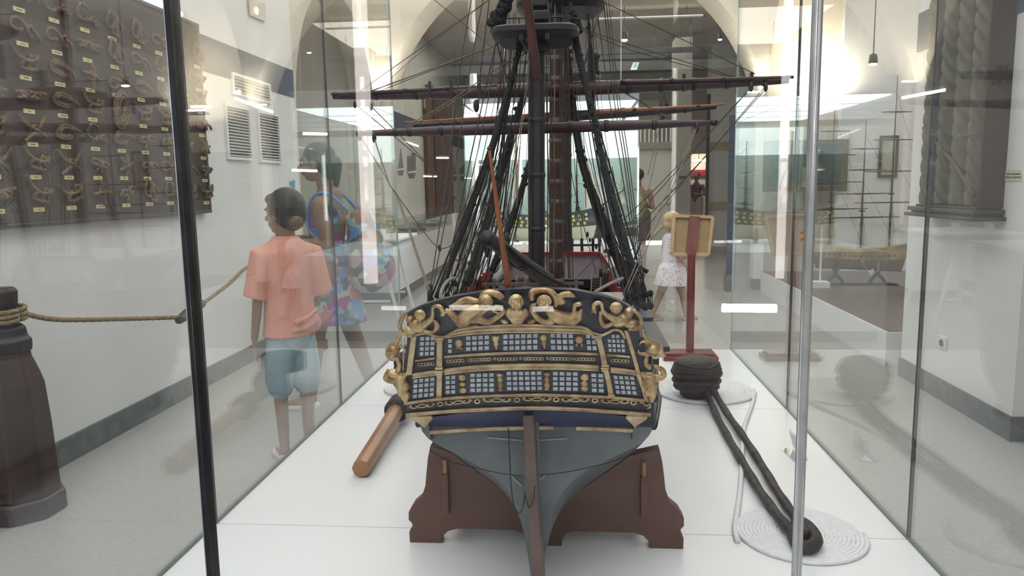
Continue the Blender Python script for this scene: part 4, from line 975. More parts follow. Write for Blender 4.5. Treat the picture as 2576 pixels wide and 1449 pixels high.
def top(px0, px1, py, y, h, name, depth=.12):
    a, b = at(px0, py, y=y), at(px1, py, y=y); zc = (a.z + b.z) / 2; t = MB(); k = 16; vs = []
    for z, g in ((zc - h, .82), (zc - h * .35, 1.0), (zc + h * .15, 1.0), (zc + h * .3, .96)):
        for i in range(k):
            th = 2 * PI * (i + .5) / k; u = abs(math.cos(th)) ** .35 * (1 if math.cos(th) > 0 else -1); w = abs(math.sin(th)) ** .6 * (1 if math.sin(th) > 0 else -1)
            vs.append(V(((a.x + b.x) / 2 + (b.x - a.x) / 2 * u * g, y + depth * w * g, z)))
    fs = [(r * k + i, r * k + (i + 1) % k, (r + 1) * k + (i + 1) % k, (r + 1) * k + i) for r in range(3) for i in range(k)] + [tuple(range(k)), tuple(range(4 * k - 1, 3 * k - 1, -1))]
    MB().add(vs, fs).build(name, M_sparb, ship, autos=.5)
    m = MB()
    for s in (-1, 1): m.bar(V(((a.x + b.x) / 2 + s * .03, y - depth * .9, zc - h * .9)), V(((a.x + b.x) / 2 + s * .03, y + depth * .9, zc - h * .9)), .010, .018)
    for i in range(5): x = a.x + (b.x - a.x) * (.06 + .22 * i); m.tube([V((x, y + depth * .8, zc)), V((x, y + depth * .8, zc + .055))], .0016, 6)
    m.tube([V((a.x + .01, y + depth * .8, zc + .055)), V((b.x - .01, y + depth * .8, zc + .055))], .0016, 6)
    m.build(name + '_rail', M_sparb, ship)
top(1240, 1458, 86, YM, .022, 'mizzen_top', .10); top(1300, 1522, 12, YA, .026, 'main_top', .12); top(1345, 1503, 198, YF, .022, 'fore_top', .12)
# doublings, caps and the mass of gear at the mastheads
m = MB()
for (px, py, y, s) in ((1352, 45, YM, .03), (1352, 10, YM, .026), (1362, 120, YM, .024), (1424, 205, YF, .03)): c = at(px, py, y=y); m.box((c.x - s, y - .03, c.z - .012), (c.x + s, y + .03, c.z + .012))
m.build('mast_caps', M_sparb, ship, bevel=.004)
# yards with stunsail booms
a, b = at(838, 244, y=YA - .05), at(1984, 204, y=YA - .05)
a.z -= 0; spar(a, b, .007, .007, 'main_yard', M_spar, mid=.0205, bands=(.035, .10, .19, .27, .34, .66, .73, .80, .87, .95))
c1 = at(1250, 217, y=YA - .06); spar(at(834, 237, y=YA - .07), c1, .0045, .0062, 'stunsail_boom', M_spar, bands=(.02, .45, .7)); spar(at(1560, 207, y=YA - .07), at(1996, 194, y=YA - .07), .0062, .0045, 'stunsail_boom', M_spar, bands=(.3, .6, .97))
m = MB()
for px in (1082, 1136, 1720, 1890): q = at(px, 212 + (1400 - px) * .028, y=YA - .06); m.box((q.x - .004, q.y - .01, q.z - .03), (q.x + .004, q.y + .01, q.z + .018))
m.build('boom_irons', M_black, ship, bevel=.001)
spar(at(899, 336, y=2.05), at(1805, 308, y=2.05), .006, .006, 'crossjack_yard', M_spar, mid=.0155, bands=(.005, .11, .15, .24, .6, .7, .83, .99))
spar(at(1040, 316, y=YF), at(1802, 270, y=YF), .007, .007, 'fore_yard', M_sparb, mid=.019, bands=(.1, .3, .7, .9))
spar(at(1018, 308, y=YF - .05), at(1330, 290, y=YF - .05), .0035, .006, 'fore_stunsail_boom', M_orange); spar(at(1500, 282, y=YF - .05), at(1822, 263, y=YF - .05), .006, .0035, 'fore_stunsail_boom', M_orange, bands=(.3, .8))
# gaff, ensign staff, boom
spar(at(1322, -30, y=1.72), at(1352, 200, y=1.80), .011, .010, 'driver_gaff', mat('gaff_red', (.075, .024, .020), .35, var=.3, scale=10))
a, b = at(1280, 728, y=1.45), at(1231, 378, y=1.45); spar(a, b, .0068, .0028, 'ensign_staff', M_orange); MB().ball(b + V((0, 0, .003)), (.005, .005, .0028)).build('staff_truck', M_sparb, ship, smooth=True)
a, b = at(1222, 596, y=1.50), at(1378, 706, y=1.84); spar(a, b, .0145, .019, 'driver_boom', M_sparb, bands=(.03, .22, .55)); 
m = MB(); 
for i in range(3): m.tube(sag(at(1262 + i * 6, 612 + i * 3, y=1.56), at(1420 + i * 8, 722, y=1.8), .004 + .004 * i), .0035, 6)
m.tube(smoothpath([at(1272, 650, y=1.55), at(1298, 672, y=1.6), at(1322, 668, y=1.66)], 6), .0022, 6); m.build('boom_sheets', M_tar, ship, smooth=True)
# shrouds: heavy tarred bundles of ropes fanning to the channels
rng = random.Random(11)
def rope(pts, r, name, m, lumps=0):
    P = smoothpath([at(x, y, y=d) for x, y, d in pts], 8)
    o = MB().tube(P, r, 6)
    if lumps:
        for i in range(lumps): c = P[int(rng.random() * (len(P) - 1))]; o.ball(c + V((rng.uniform(-1, 1) * r, 0, 0)), r * rng.uniform(1.2, 1.8), 7, 5)
    return o.build(name, m, ship, smooth=True)
def bundle(pts, r, fan, name, side):
    """thick served shroud at pts plus thinner ones that spread at the foot, with deadeyes"""
    P = smoothpath([at(x, y, y=d) for x, y, d in pts], 8); mb = MB(); mb.tube(P, [r * (.85 + .35 * i / len(P)) for i in range(len(P))], 8)
    for i in range(int(len(P) * 1.5)): c = P[int(rng.random() * (len(P) - 1))]; mb.ball(c + V((rng.uniform(-1, 1) * r, rng.uniform(-1, 0) * r, 0)), r * rng.uniform(.5, .75), 7, 5)
    mb.build(name, M_tar, ship, smooth=True)
    for k, f in enumerate(fan):
        e = P[-1] + V((f * .6, f * .9 * (1 if side < 0 else 1), -abs(f) * .02)); q = [P[2], P[len(P) // 3] + V((f * .12, f * .1, 0)), P[2 * len(P) // 3] + V((f * .36, f * .45, 0)), e]
        MB().tube(smoothpath(q, 8), .0021, 6).build(name + '_line', M_tar, ship, smooth=True)
        d = MB(); d.ball(e, (.008, .006, .009), 9, 6); d.ball(e + V((0, 0, .028)), (.007, .005, .008), 9, 6)
        for dx in (-.004, 0, .004): d.tube([e + V((dx, 0, .0)), e + V((dx, 0, .028))], .0011, 5)
        d.build('deadeye_pair', M_tar, ship, smooth=True)
bundle([(1316, 92, 1.88), (1300, 150, 1.86), (1240, 360, 1.80), (1229, 400, 1.79), (1160, 590, 1.73), (1100, 750, 1.66)], .0068, (.03, .055, .085, -.02, .11), 'mizzen_shroud', -1)
bundle([(1322, 230, 2.28), (1274, 380, 2.25), (1225, 560, 2.2), (1165, 742, 2.15)], .0125, (.02, .05, .08, .11), 'main_shroud', -1)
bundle([(1335, 400, 2.75), (1290, 545, 2.72), (1228, 705, 2.68)], .012, (.03, .06, .09), 'fore_shroud', -1)
bundle([(1442, 25, 1.88), (1450, 120, 1.87), (1497, 304, 1.82), (1510, 380, 1.80), (1580, 640, 1.70), (1612, 775, 1.66)], .0075, (-.02, .02, -.05, .04), 'mizzen_shroud', 1)
bundle([(1425, 130, 2.28), (1458, 380, 2.25), (1500, 510, 2.2), (1549, 640, 2.16), (1596, 760, 2.12)], .012, (-.02, -.05, .02, .045), 'main_shroud', 1)
bundle([(1481, 60, 2.3), (1488, 180, 2.28), (1494, 300, 2.24), (1522, 440, 2.2), (1566, 600, 2.15), (1606, 720, 2.1)], .0065, (-.03, .02), 'main_backstay', 1)
bundle([(1278, -20, 1.95), (1262, 30, 1.95), (1250, 60, 1.95)], .017, (), 'masthead_tackle', -1)
bundle([(1494, 140, YF), (1495, 180, YF), (1482, 205, YF)], .015, (), 'masthead_tackle', 1)
bundle([(1255, 25, 1.9), (1243, 55, 1.9), (1241, 84, 1.9)], .006, (), 'futtock_shroud', -1)
bundle([(1447, 40, 1.9), (1458, 62, 1.9), (1456, 84, 1.9)], .006, (), 'futtock_shroud', 1)
LINES = [  # (points (px, py, depth)..., radius, pale?)
 ([(1185, 0, 1.95), (1158, 170, 1.9), (1130, 400, 1.8), (1080, 745, 1.5)], .0014, 0), ([(1215, 0, 1.95), (1178, 200, 1.9), (1148, 400, 1.8), (1085, 745, 1.5)], .0013, 0), ([(1231, 0, 1.95), (1207, 200, 1.92), (1205, 255, 1.9)], .0016, 0),
 ([(1258, 60, 1.95), (1196, 340, 1.85), (1150, 560, 1.75), (1110, 745, 1.55)], .0017, 0), ([(1250, 110, 1.9), (1285, 240, 1.85)], .0018, 0),
 ([(901, 233, 2.2), (1229, 0, 2.2)], .0010, 0), ([(931, 230, 2.2), (1244, 115, 2.1)], .0019, 1), ([(960, 227, 2.2), (1270, 105, 2.1)], .0010, 0), ([(1087, -5, 2.4), (1238, 119, 2.2)], .0010, 0),
 ([(895, 263, 2.2), (1076, 416, 2.1), (1145, 500, 2.05)], .0012, 0), ([(933, 267, 2.2), (1083, 420, 2.1), (1150, 505, 2.05)], .0012, 0),
 ([(1020, 320, 2.0), (1145, 245, 1.95), (1320, 125, 1.9)], .0014, 1), ([(1027, 322, 2.0), (1150, 250, 1.95), (1325, 132, 1.9)], .0014, 1),
 ([(910, 349, 2.0), (984, 470, 1.8), (1020, 560, 1.7), (1080, 745, 1.5)], .0013, 1), ([(942, 349, 2.0), (979, 461, 1.85), (1005, 505, 1.8), (1084, 742, 1.5)], .0018, 1),
 ([(984, 470, 1.8), (1060, 575, 1.75), (1106, 624, 1.7), (1149, 609, 1.7)], .0010, 0),
 ([(1520, 6, 2.2), (1900, 186, 2.2)], .0012, 0), ([(1454, 66, 2.0), (1560, 105, 2.1), (1848, 193, 2.2)], .0011, 0), ([(1460, 74, 2.0), (1600, 130, 2.1), (1840, 194, 2.2)], .0010, 0), ([(1455, 170, 2.3), (1620, 260, 2.2), (1690, 305, 2.1)], .0011, 0), ([(1450, 176, 2.3), (1600, 250, 2.2), (1680, 309, 2.1)], .0011, 0),
 ([(1891, 219, 2.2), (1670, 453, 2.0), (1560, 560, 1.9)], .0011, 0), ([(1924, 219, 2.2), (1750, 420, 2.05), (1585, 590, 1.9)], .0011, 0), ([(1928, 222, 2.2), (1700, 480, 2.05), (1580, 640, 1.9)], .0010, 0), ([(1888, 222, 2.2), (1640, 500, 2.0), (1575, 575, 1.9)], .0010, 0),
 ([(1753, 321, 2.0), (1680, 500, 1.8), (1620, 640, 1.65), (1572, 745, 1.5)], .0013, 1), ([(1749, 322, 2.0), (1670, 500, 1.8), (1568, 740, 1.5)], .0011, 1), ([(1668, 300, 2.2), (1640, 440, 2.1), (1612, 560, 2.0)], .0010, 1), ([(1663, 302, 2.2), (1630, 440, 2.1)], .0010, 1),
 ([(1518, 0, 2.3), (1545, 250, 2.2), (1572, 420, 2.1), (1608, 690, 1.9)], .0015, 0), ([(1524, 0, 2.3), (1551, 240, 2.2), (1578, 420, 2.1), (1614, 700, 1.9)], .0015, 0), ([(1531, 0, 2.3), (1556, 230, 2.2), (1584, 420, 2.1), (1619, 705, 1.9)], .0013, 0), ([(1504, 40, 2.3), (1530, 230, 2.2), (1562, 420, 2.1), (1600, 650, 1.95)], .0015, 0),
 ([(1506, 35, 2.0), (1487, 100, 2.0), (1466, 180, 2.1), (1462, 215, 2.2)], .0018, 0), ([(1478, 35, 2.3), (1484, 95, 2.3)], .004, 0),
 ([(1333, 150, 1.8), (1322, 260, 1.8), (1310, 345, 1.75), (1300, 520, 1.7)], .0010, 1), ([(1331, 150, 1.8), (1317, 262, 1.8), (1304, 350, 1.75)], .0010, 1),
 ([(1265, 110, 2.2), (1245, 250, 2.15), (1195, 480, 2.1), (1140, 720, 2.0)], .0012, 0), ([(1273, 110, 2.2), (1255, 250, 2.15), (1210, 480, 2.1), (1152, 725, 2.0)], .0012, 0), ([(1246, 112, 1.9), (1228, 250, 1.85), (1180, 480, 1.8), (1120, 735, 1.7)], .0013, 0),
 ([(1300, 330, 2.4), (1262, 480, 2.35), (1240, 620, 2.3)], .0012, 0), ([(1308, 330, 2.4), (1285, 480, 2.4), (1262, 640, 2.3)], .0012, 0), ([(1236, 370, 1.8), (1232, 480, 1.8), (1236, 540, 1.8)], .0012, 0),
 ([(1228, 600, 1.8), (1180, 700, 1.75), (1160, 752, 1.7)], .0016, 0), ([(1236, 606, 1.8), (1196, 700, 1.75), (1168, 752, 1.7)], .0016, 0), ([(1241, 612, 1.8), (1215, 680, 1.75), (1176, 750, 1.7)], .0014, 0),
 ([(1480, 330, 2.2), (1500, 450, 2.2), (1545, 610, 2.1)], .0014, 0), ([(1466, 330, 2.4), (1482, 460, 2.35), (1520, 640, 2.3)], .0012, 0), ([(1440, 330, 2.4), (1450, 470, 2.35), (1470, 650, 2.3)], .0010, 0), ([(1540, 420, 2.2), (1566, 560, 2.1), (1598, 700, 2.0)], .0012, 0),
 ([(1455, 190, YF), (1445, 300, YF), (1444, 340, YF), (1462, 345, YF)], .001, 0), ([(1378, 0, 2.0), (1374, 200, 2.0), (1378, 420, 2.0), (1376, 700, 1.95)], .0014, 0), ([(1388, 0, 1.9), (1384, 250, 1.9), (1394, 460, 1.9), (1380, 700, 1.9)], .0010, 0), ([(1332, 120, 1.86), (1330, 400, 1.86), (1332, 700, 1.86)], .002, 0),
 ([(1330, 90, 1.84), (1312, 200, 2.0), (1270, 330, 2.4), (1220, 470, 2.6)], .0010, 0), ([(1404, 60, 2.2), (1410, 300, 2.2), (1425, 420, 2.2), (1440, 650, 2.1)], .0011, 0), ([(1418, 80, 2.2), (1424, 300, 2.2), (1440, 450, 2.2), (1500, 690, 2.1)], .0011, 0),
 ([(1440, 710, 2.0), (1500, 650, 2.05), (1600, 575, 2.1), (1700, 470, 2.3)], .0010, 0), ([(1230, 0, 2.6), (1060, 130, 2.6), (985, 196, 2.6)], .0008, 0),
]
rng = random.Random(21)
for i in range(15):
    x0 = rng.uniform(1262, 1325); LINES.append(([(x0, 105 + rng.uniform(-90, 60), 2.0), (x0 - rng.uniform(10, 26), 330, 1.95), (x0 - rng.uniform(50, 110), 560, 1.85), (x0 - rng.uniform(100, 160), 738, 1.75)], rng.uniform(.0008, .0014), 0))
for i in range(12):
    x0 = rng.uniform(1432, 1500); LINES.append(([(x0, 60 + rng.uniform(-60, 80), 2.2), (x0 + rng.uniform(10, 26), 330, 2.15), (x0 + rng.uniform(45, 75), 540, 2.1), (x0 + rng.uniform(75, 115), 715, 2.0)], rng.uniform(.0008, .0014), 0))
for i in range(14):
    x0 = rng.uniform(1378, 1436); LINES.append(([(x0, rng.uniform(-20, 100), 2.2), (x0 + rng.uniform(-8, 8), 350, 2.15), (x0 + rng.uniform(-14, 20), 700, 2.05)], rng.uniform(.0008, .0016), rng.random() < .3))
for i in range(8):
    x0 = rng.uniform(1290, 1330); LINES.append(([(x0, rng.uniform(280, 420), 2.5), (x0 - rng.uniform(10, 30), 520, 2.45), (x0 - rng.uniform(30, 60), 660, 2.4)], .0010, 0))
for pts, r, pale in LINES: rope(pts, r, 'rigging_line', M_linel if pale else M_line)
def block(px, py, d, r=.008):
    c = at(px, py, y=d); return MB().ball(c, (r * .7, r * .6, r * 1.5), 10, 8).build('pulley_block', M_sparb, ship, smooth=True)
for q in ((1198, 266, 1.9, .011), (1205, 218, 1.92, .007), (893, 262, 2.2, .008), (933, 268, 2.2, .008), (905, 342, 2.0, .009), (941, 346, 2.0, .009), (1889, 219, 2.2, .009), (1926, 219, 2.2, .009), (1753, 321, 2.0, .009), (1668, 296, 2.2, .008), (1106, 624, 1.7, .006), (1081, 742, 1.5, .008), (1580, 742, 1.5, .008), (1275, 600, 1.7, .010), (1226, 630, 1.8, .012), (1478, 590, 2.3, .006), (1500, 620, 2.3, .006), (1484, 604, 2.3, .005)): block(*q)
m = MB(); a, b = at(1431, 617, y=2.7), at(1512, 616, y=2.7); m.tube([a, b], .004, 8)
for f in (.1, .4, .75, .95): q = a.lerp(b, f); m.caps(q + V((0, 0, .02)), V((q.x, q.y, fz)), .006, .004, 8)
m.build('bow_fife_rail', M_sparb, ship, smooth=True)
m = MB()
for (px, py, s) in ((1522, 628, 1), (1590, 660, 1)): c = at(px, py, y=2.5); m.bar(c, c + V((.05, -.02, -.03)), .014, .014)
m.bar(at(1595, 655, y=1.9), at(1612, 610, y=1.9), .012, .004); m.bar(at(1560, 770, y=1.55), at(1590, 728, y=1.55), .02, .006, w2=.004); m.build('side_timbers', M_navy, ship, bevel=.002)
m = MB().tube(smoothpath([at(1135, 650, y=2.0), at(1152, 655, y=1.95), at(1172, 648, y=1.9)], 5), .0032, 8); m.build('shroud_cleat', mat('cleat_brown', (.10, .07, .06), .5), ship, smooth=True)

# ------------------------------------------------------------------ the lit vitrine behind the ship
VY0, VY1, VX0, VX1, VZ = 6.6, 9.2, -.97, .53, .79
vt = thing('lit_vitrine', 'large glass vitrine with a glowing white ceiling straight behind the big ship model', 'display case', (-.2, 7.9, 0))
MB().box((VX0, VY0, .1), (VX1, VY1, VZ)).build('white_base', M_white, vt, bevel=.004)
MB().box((VX0 + .04, VY0 + .04, 0), (VX1 - .04, VY1 - .04, .1)).build('toe_kick', M_base, vt)
zt = at(1300, 262, y=VY0).z
MB().box((VX0, VY0, zt + .012), (VX1, VY1, zt + .16)).build('canopy', mat('canopy_grey', (.36, .40, .43), .5), vt)
MB().box((VX0 + .03, VY0 + .03, zt), (VX1 - .03, VY1 - .03, zt + .011)).build('light_diffuser', emit('diffuser', (.92, .98, 1), 3.6), vt)
m = MB()
for i in range(1, 4): y = VY0 + (VY1 - VY0) * i / 4; m.box((VX0 + .03, y - .006, zt - .006), (VX1 - .03, y + .006, zt))
m.box(((VX0 + VX1) / 2 - .006, VY0, zt - .006), ((VX0 + VX1) / 2 + .006, VY1, zt)); m.build('diffuser_bars', M_steel, vt)
for a, b in (((VX0, VY0, VZ), (VX1, VY0 + .008, zt)), ((VX0, VY0 + .01, VZ), (VX0 + .008, VY1, zt)), ((VX1 - .008, VY0 + .01, VZ), (VX1, VY1, zt))): MB().box(a, b).build('glass_pane', M_glassd, vt)
MB().box((VX0, VY1, VZ), (VX1, VY1 + .02, zt)).build('back_pane', glassmat('green_glass', (.95, .98, .97), .04), vt)
za, zb = at(1300, 402, y=9.35).z, at(1300, 336, y=9.35).z
t = thing('light_box', 'bright white light box band low behind the lit vitrine', 'light box', (-.2, 9.5, 0))
MB().box((-1.02, 9.3, 0), (.60, 9.34, zb + .25)).build('backdrop', mat('aqua_backdrop', (.56, .60, .57), .35, var=.12, scale=2), t)
MB().box((-1.0, 9.28, za), (.58, 9.30, zb)).build('lit_band', emit('band_white', (.95, 1, 1), 2.6), t)
# white rods modelled in place of tube reflections in the glass
for px, y0, y1 in ((1562, 0, 222), (1270, 92, 226)):
    a = at(px, y1, y=6.4); tag(MB().tube([V((a.x, 6.4, a.z)), V((a.x, 6.4, 4.5))], .0055, 8).build('tube_reflection_rod', M_whitep, smooth=True), 'thin white rod standing in for a tube reflection %s the masts' % ('right of' if px > 1400 else 'left of'), 'rod')
a, b = at(1605, 375, y=7.6), at(1605, 545, y=7.6)
tl = thing('reflected_tube', 'slim vertical glowing tube standing in for a reflection at the right edge of the lit vitrine', 'lamp', V((a.x, 7.6, 0)))
MB().tube([V((a.x, 7.6, b.z)), V((a.x, 7.6, a.z))], .009, 10).build('tube', emit('tube_cool', (1, .99, 1), 5), tl, smooth=True); MB().box((a.x - .012, 7.612, 0), (a.x + .012, 7.63, a.z + .03)).build('carrier', M_whitep, tl)  # glowing tube modelled in place of a mirrored light streak

def little_ship(name, label, c, L, rz, hullm, lowm, H, masts=3, sails=False, ports=False, cat='ship model', keel=None, sailm=None, yards=True, stern=None, flag=False, Df=.155, yk=1.0, br=0.0, portm=None, thick=1.0):
    """complete small sailing ship: keel at c, length L along its own x, mast height H"""
    t = thing(name, label, cat, c); R = Matrix.Rotation(rz, 4, 'Z'); T = Matrix.Translation(V(c)) @ R
    def bd(mb, nm, m, **k): mb.v = [tuple(T @ V(v)) for v in mb.v]; return mb.build(nm, m, t, **k)
    D = L * Df; Bm = L * .13; N = 22
    def hb(u, v):   # u 0 stern..1 bow, v 0 keel..1 rail
        f = (math.sin(PI * min(1, (u + .16) / 1.17)) ** .55) if u < .985 else .02
        return Bm * f * (v ** .42) * (1 - .12 * max(0, v - .6))
    def X(u, v): return (u - .5) * L * (.86 + .14 * v)
    def Z(u, v): return D * v * (1 + .30 * (2 * u - 1) ** 2 * v) * 1.0
    def shell(v0, v1, nm, m):
        mb = MB(); K = 7; vs = []
        for i in range(N + 1):
            u = i / N
            for s in (-1, 1):
                for j in range(K): v = v0 + (v1 - v0) * (j if s > 0 else K - 1 - j) / (K - 1); vs.append((X(u, v), s * max(.0015, hb(u, v)), Z(u, v)))
        n = 2 * K; fs = [(i * n + k, i * n + k + 1, (i + 1) * n + k + 1, (i + 1) * n + k) for i in range(N) for k in range(n - 1)]
        fs += [tuple(range(n)), tuple(N * n + k for k in range(n - 1, -1, -1))] + [(i * n, (i + 1) * n, (i + 1) * n + n - 1, i * n + n - 1) for i in range(N)]
        bd(mb.add(vs, fs), nm, m, autos=.7)
    shell(0, .5, 'hull_bottom', lowm); shell(.5, 1, 'topsides', hullm)
    if ports:
        mb = MB()
        for r in range(1 if portm else 3):
            v = .60 + .13 * r + (.06 if portm else 0)
            for i in range(15):
                u = .10 + .056 * i + .012 * (r % 2)
                for s in (-1, 1): y = s * hb(u, v); z = Z(u, v); w = L * .011; mb.box((X(u, v) - w, y - .004 * 1, z - w), (X(u, v) + w, y + .004, z + w))
        bd(mb, 'gun_port_lids', portm or mat('port_yellow', (.72, .60, .10), .5))
    if stern: bd(MB().box((-.5 * L * 1.01, -Bm * .72, D * .55), (-.5 * L * .93, Bm * .72, D * 1.42)), 'stern_gallery', stern, bevel=.01)
    bs = MB().bar((L * .46, 0, D * 1.15), (L * .70, 0, D * 1.9), L * .016, L * .016, w2=L * .007, h2=L * .007); bd(bs, 'bowsprit', M_sparb)
    pos = {3: (-.30, .02, .30), 2: (-.2, .22), 1: (.05,)}[masts]
    for k, u in enumerate(pos):
        h = H * (1, .9, .78)[(k + 1) % 3 if masts == 3 else k]; x = u * L
        bd(MB().tube([(x, 0, D * .9), (x, 0, h * .45), (x, 0, h)], [L * .011, L * .008, L * .0035], 8), 'mast', M_sparb, smooth=True)
        bd(MB().box((x - L * .025, -L * .035, h * .40), (x + L * .025, L * .035, h * .408)), 'fighting_top', M_sparb)
        if yards:
            for f, w in ((.36, .27), (.52, .22), (.68, .16), (.82, .11)):
                w *= yk; bd(MB().tube([(x + .01 - w * L * math.sin(br), -w * L * math.cos(br), h * f), (x + .01, 0, h * f), (x + .01 + w * L * math.sin(br), w * L * math.cos(br), h * f)], [L * .003 * thick, L * .006 * thick, L * .003 * thick], 6), 'yard', M_spar, smooth=True)
        if sails:
            for (fa, fb, wa, wb) in ((.37, .51, .26, .21), (.53, .67, .21, .155), (.69, .81, .15, .105)):
                mb = MB(); vs = []
                for i in range(7):
                    for j in range(7): s_ = i / 6; q = j / 6; w = (wa + (wb - wa) * q) * L; vs.append((x + .012 + L * .045 * math.sin(PI * s_) * math.sin(PI * (.15 + .8 * (1 - q))), (2 * s_ - 1) * w, h * (fa + (fb - fa) * q)))
                fs = [(i * 7 + j, (i + 1) * 7 + j, (i + 1) * 7 + j + 1, i * 7 + j + 1) for i in range(6) for j in range(6)]; o = bd(mb.add(vs, fs), 'square_sail', sailm or mat('sail_cream', (.70, .68, .60), .9, var=.06, scale=8), smooth=True)
                sd = o.modifiers.new('thick', 'SOLIDIFY'); sd.thickness = .002
        mb = MB()
        for s in (-1, 1):
            for q in range(5): mb.tube([(x - L * .02 + q * L * .018, s * Bm * .95, D), (x, s * L * .03, h * .40)], L * .0016, 4)
            for q in range(3): mb.tube([(x - L * .02 + q * L * .015, s * L * .035, h * .405), (x, 0, h * .78)], L * .0012, 4)
        bd(mb, 'shrouds', M_line)
    mb = MB(); ph = [(u * L, H * (1, .9, .78)[(k + 1) % 3 if masts == 3 else k]) for k, u in enumerate(pos)]
    for (xa, ha), (xb, hb_) in zip(ph, ph[1:] + [(L * .70, D * 1.9)]):
        mb.tube([(xa, 0, ha * .92), (xb, 0, hb_ * .45 if xb < L * .6 else hb_)], L * .0014, 4); mb.tube([(xa, 0, ha * .6), (xb, 0, hb_ * .2 if xb < L * .6 else hb_)], L * .0014, 4)
    bd(mb, 'stays', M_line)
    if flag:
        for k, (z0, z1, mm) in enumerate(((.0, .25, 'f_red'), (.25, .75, 'f_yel'), (.75, 1, 'f_red'))):
            mb = MB(); vs = []
            for i in range(7):
                for z in (z0, z1): q = i / 6; vs.append((-.52 * L - .085 * q, .012 * math.sin(q * 5), D * 1.45 + .10 * z - .05 * q))
            bd(mb.add(vs, [(2 * i, 2 * i + 2, 2 * i + 3, 2 * i + 1) for i in range(6)]), 'flag_band', mat(mm, (.55, .02, .03) if mm == 'f_red' else (.78, .55, .05), .7))
        bd(MB().tube([(-.50 * L, 0, D), (-.52 * L, 0, D * 1.45 + .13)], .003, 6), 'flag_staff', M_sparb)
    # keel cradle
    for u in (-.22, .22): bd(MB().prism([(u * L - .01, -Bm * .8, -.0), (u * L - .01, -Bm * .55, D * .42), (u * L - .01, -.01, D * .06), (u * L - .01, .01, D * .06), (u * L - .01, Bm * .55, D * .42), (u * L - .01, Bm * .8, -.0)], (.02, 0, 0)), 'cradle', M_cradle)
    return t
cL = at(1360, 606, y=7.6)
little_ship('ship_model', 'three-decked ship model with yellow gun-port lids in the lit vitrine', V((-.35, 7.6, cL.z)), 1.18, 0.0, mat('slate_topsides', (.055, .075, .10), .5, var=.3, scale=9), mat('cream_bottom', (.62, .58, .42), .5), .95, ports=True, flag=True, Df=.225)
# lateen boat and sailing ship further back in the vitrine
lb = thing('lateen_boat', 'boat model with two tall cream lateen sails right of the masts in the lit vitrine', 'boat model', (.18, 8.4, VZ))
def flat_sail(pts, name, m, parent, y):
    P = [at(x, yy, y=y) for x, yy in pts]; c = sum(P, V()) / len(P); vs = P + [V((c.x, y + .10, c.z))]; n = len(P); fs = [(i, (i + 1) % n, n) for i in range(n)]
    o = MB().add(vs, fs).build(name, m, parent, smooth=True); sd = o.modifiers.new('sub', 'SUBSURF'); sd.levels = 1; sd.render_levels = 1; sd.subdivision_type = 'SIMPLE'; q = o.modifiers.new('thick', 'SOLIDIFY'); q.thickness = .003; return o
M_sail = mat('sail_cream', (.70, .68, .60), .9, var=.06, scale=8)
flat_sail([(1466, 402), (1476, 398), (1535, 495), (1540, 512), (1470, 528)], 'lateen_sail', M_sail, lb, 8.45); flat_sail([(1575, 425), (1582, 420), (1590, 500), (1552, 520)], 'lateen_sail', M_sail, lb, 8.6)
flat_sail([(1258, 440), (1272, 432), (1274, 480), (1240, 492)], 'jib_sail', M_sail, lb, 8.5); flat_sail([(1290, 470), (1330, 465), (1318, 510), (1280, 515)], 'jib_sail', M_sail, lb, 8.5)
m = MB(); m.tube([at(1470, 392, y=8.46), at(1474, 560, y=8.46)], .008, 8); m.tube([at(1585, 415, y=8.6), at(1586, 560, y=8.6)], .007, 8); m.tube([at(1298, 345, y=8.5), at(1302, 560, y=8.5)], .012, 8); m.tube([at(1274, 425, y=8.5), at(1275, 560, y=8.5)], .006, 8)
m.build('mast', M_stick, lb, smooth=True)
h = MB(); a = at(1420, 580, y=8.5); h.ball((.18, 8.5, VZ + .1), (.5, .12, .10), 20, 8); h.build('hull', M_boll, lb, smooth=True)
# low wooden bulwark piece: long flat case on the left with a glass top
DX = -2.15
dc_ = thing('flat_display_case', 'long low white display case with a glass top along the left wall', 'display case', (-2.4, 11, 0))
zb_ = at(1000, 609, x=DX).z; zg = at(985, 574, x=DX).z
MB().box((-2.64, 8.8, .14), (DX, 13.1, zb_)).build('white_base', M_white, dc_, bevel=.004); MB().box((-2.62, 8.83, 0), (DX - .03, 13.07, .14)).build('toe_kick', M_base, dc_)
g = .008
for a, b in (((-2.63, 8.8, zb_), (DX, 8.8 + g, zg)), ((DX - g, 8.81, zb_), (DX, 13.1, zg)), ((-2.63, 8.8, zg), (DX, 13.1, zg + g))): MB().box(a, b).build('glass_pane', M_glassd, dc_)
MB().box((DX - .012, 8.79, zb_), (DX + .002, 8.802, zg + .01)).build('corner_bead', mat('edge_glass', (.50, .58, .56), .15, .3), dc_)
rng = random.Random(5)
for i in range(9):
    y = 9.05 + i * .46; o = MB()
    k = i % 3
    if k == 0: o.chain([V((-2.5, y, zb_ + .05)), V((-2.35, y + .03, zb_ + .05)), V((-2.24, y, zb_ + .05))], [.035, .02, .03]); nm = 'deadeye_relic'
    elif k == 1: o.bar((-2.5, y - .1, zb_ + .03), (-2.25, y + .2, zb_ + .03), .06, .045); nm = 'timber_fragment'
    else: o.bar((-2.45, y, zb_ + .08), (-2.25, y + .22, zb_ + .03), .09, .02); nm = 'carved_fragment'
    tag(o.build(nm, (M_iron, M_boll, M_ply)[k], bevel=.004), ('dark iron relic', 'brown timber fragment', 'pale carved fragment')[k] + ' in the flat glass case, %s from its near end' % ('first', 'second', 'third', 'fourth', 'fifth', 'sixth', 'seventh', 'eighth', 'ninth')[i], 'relic')
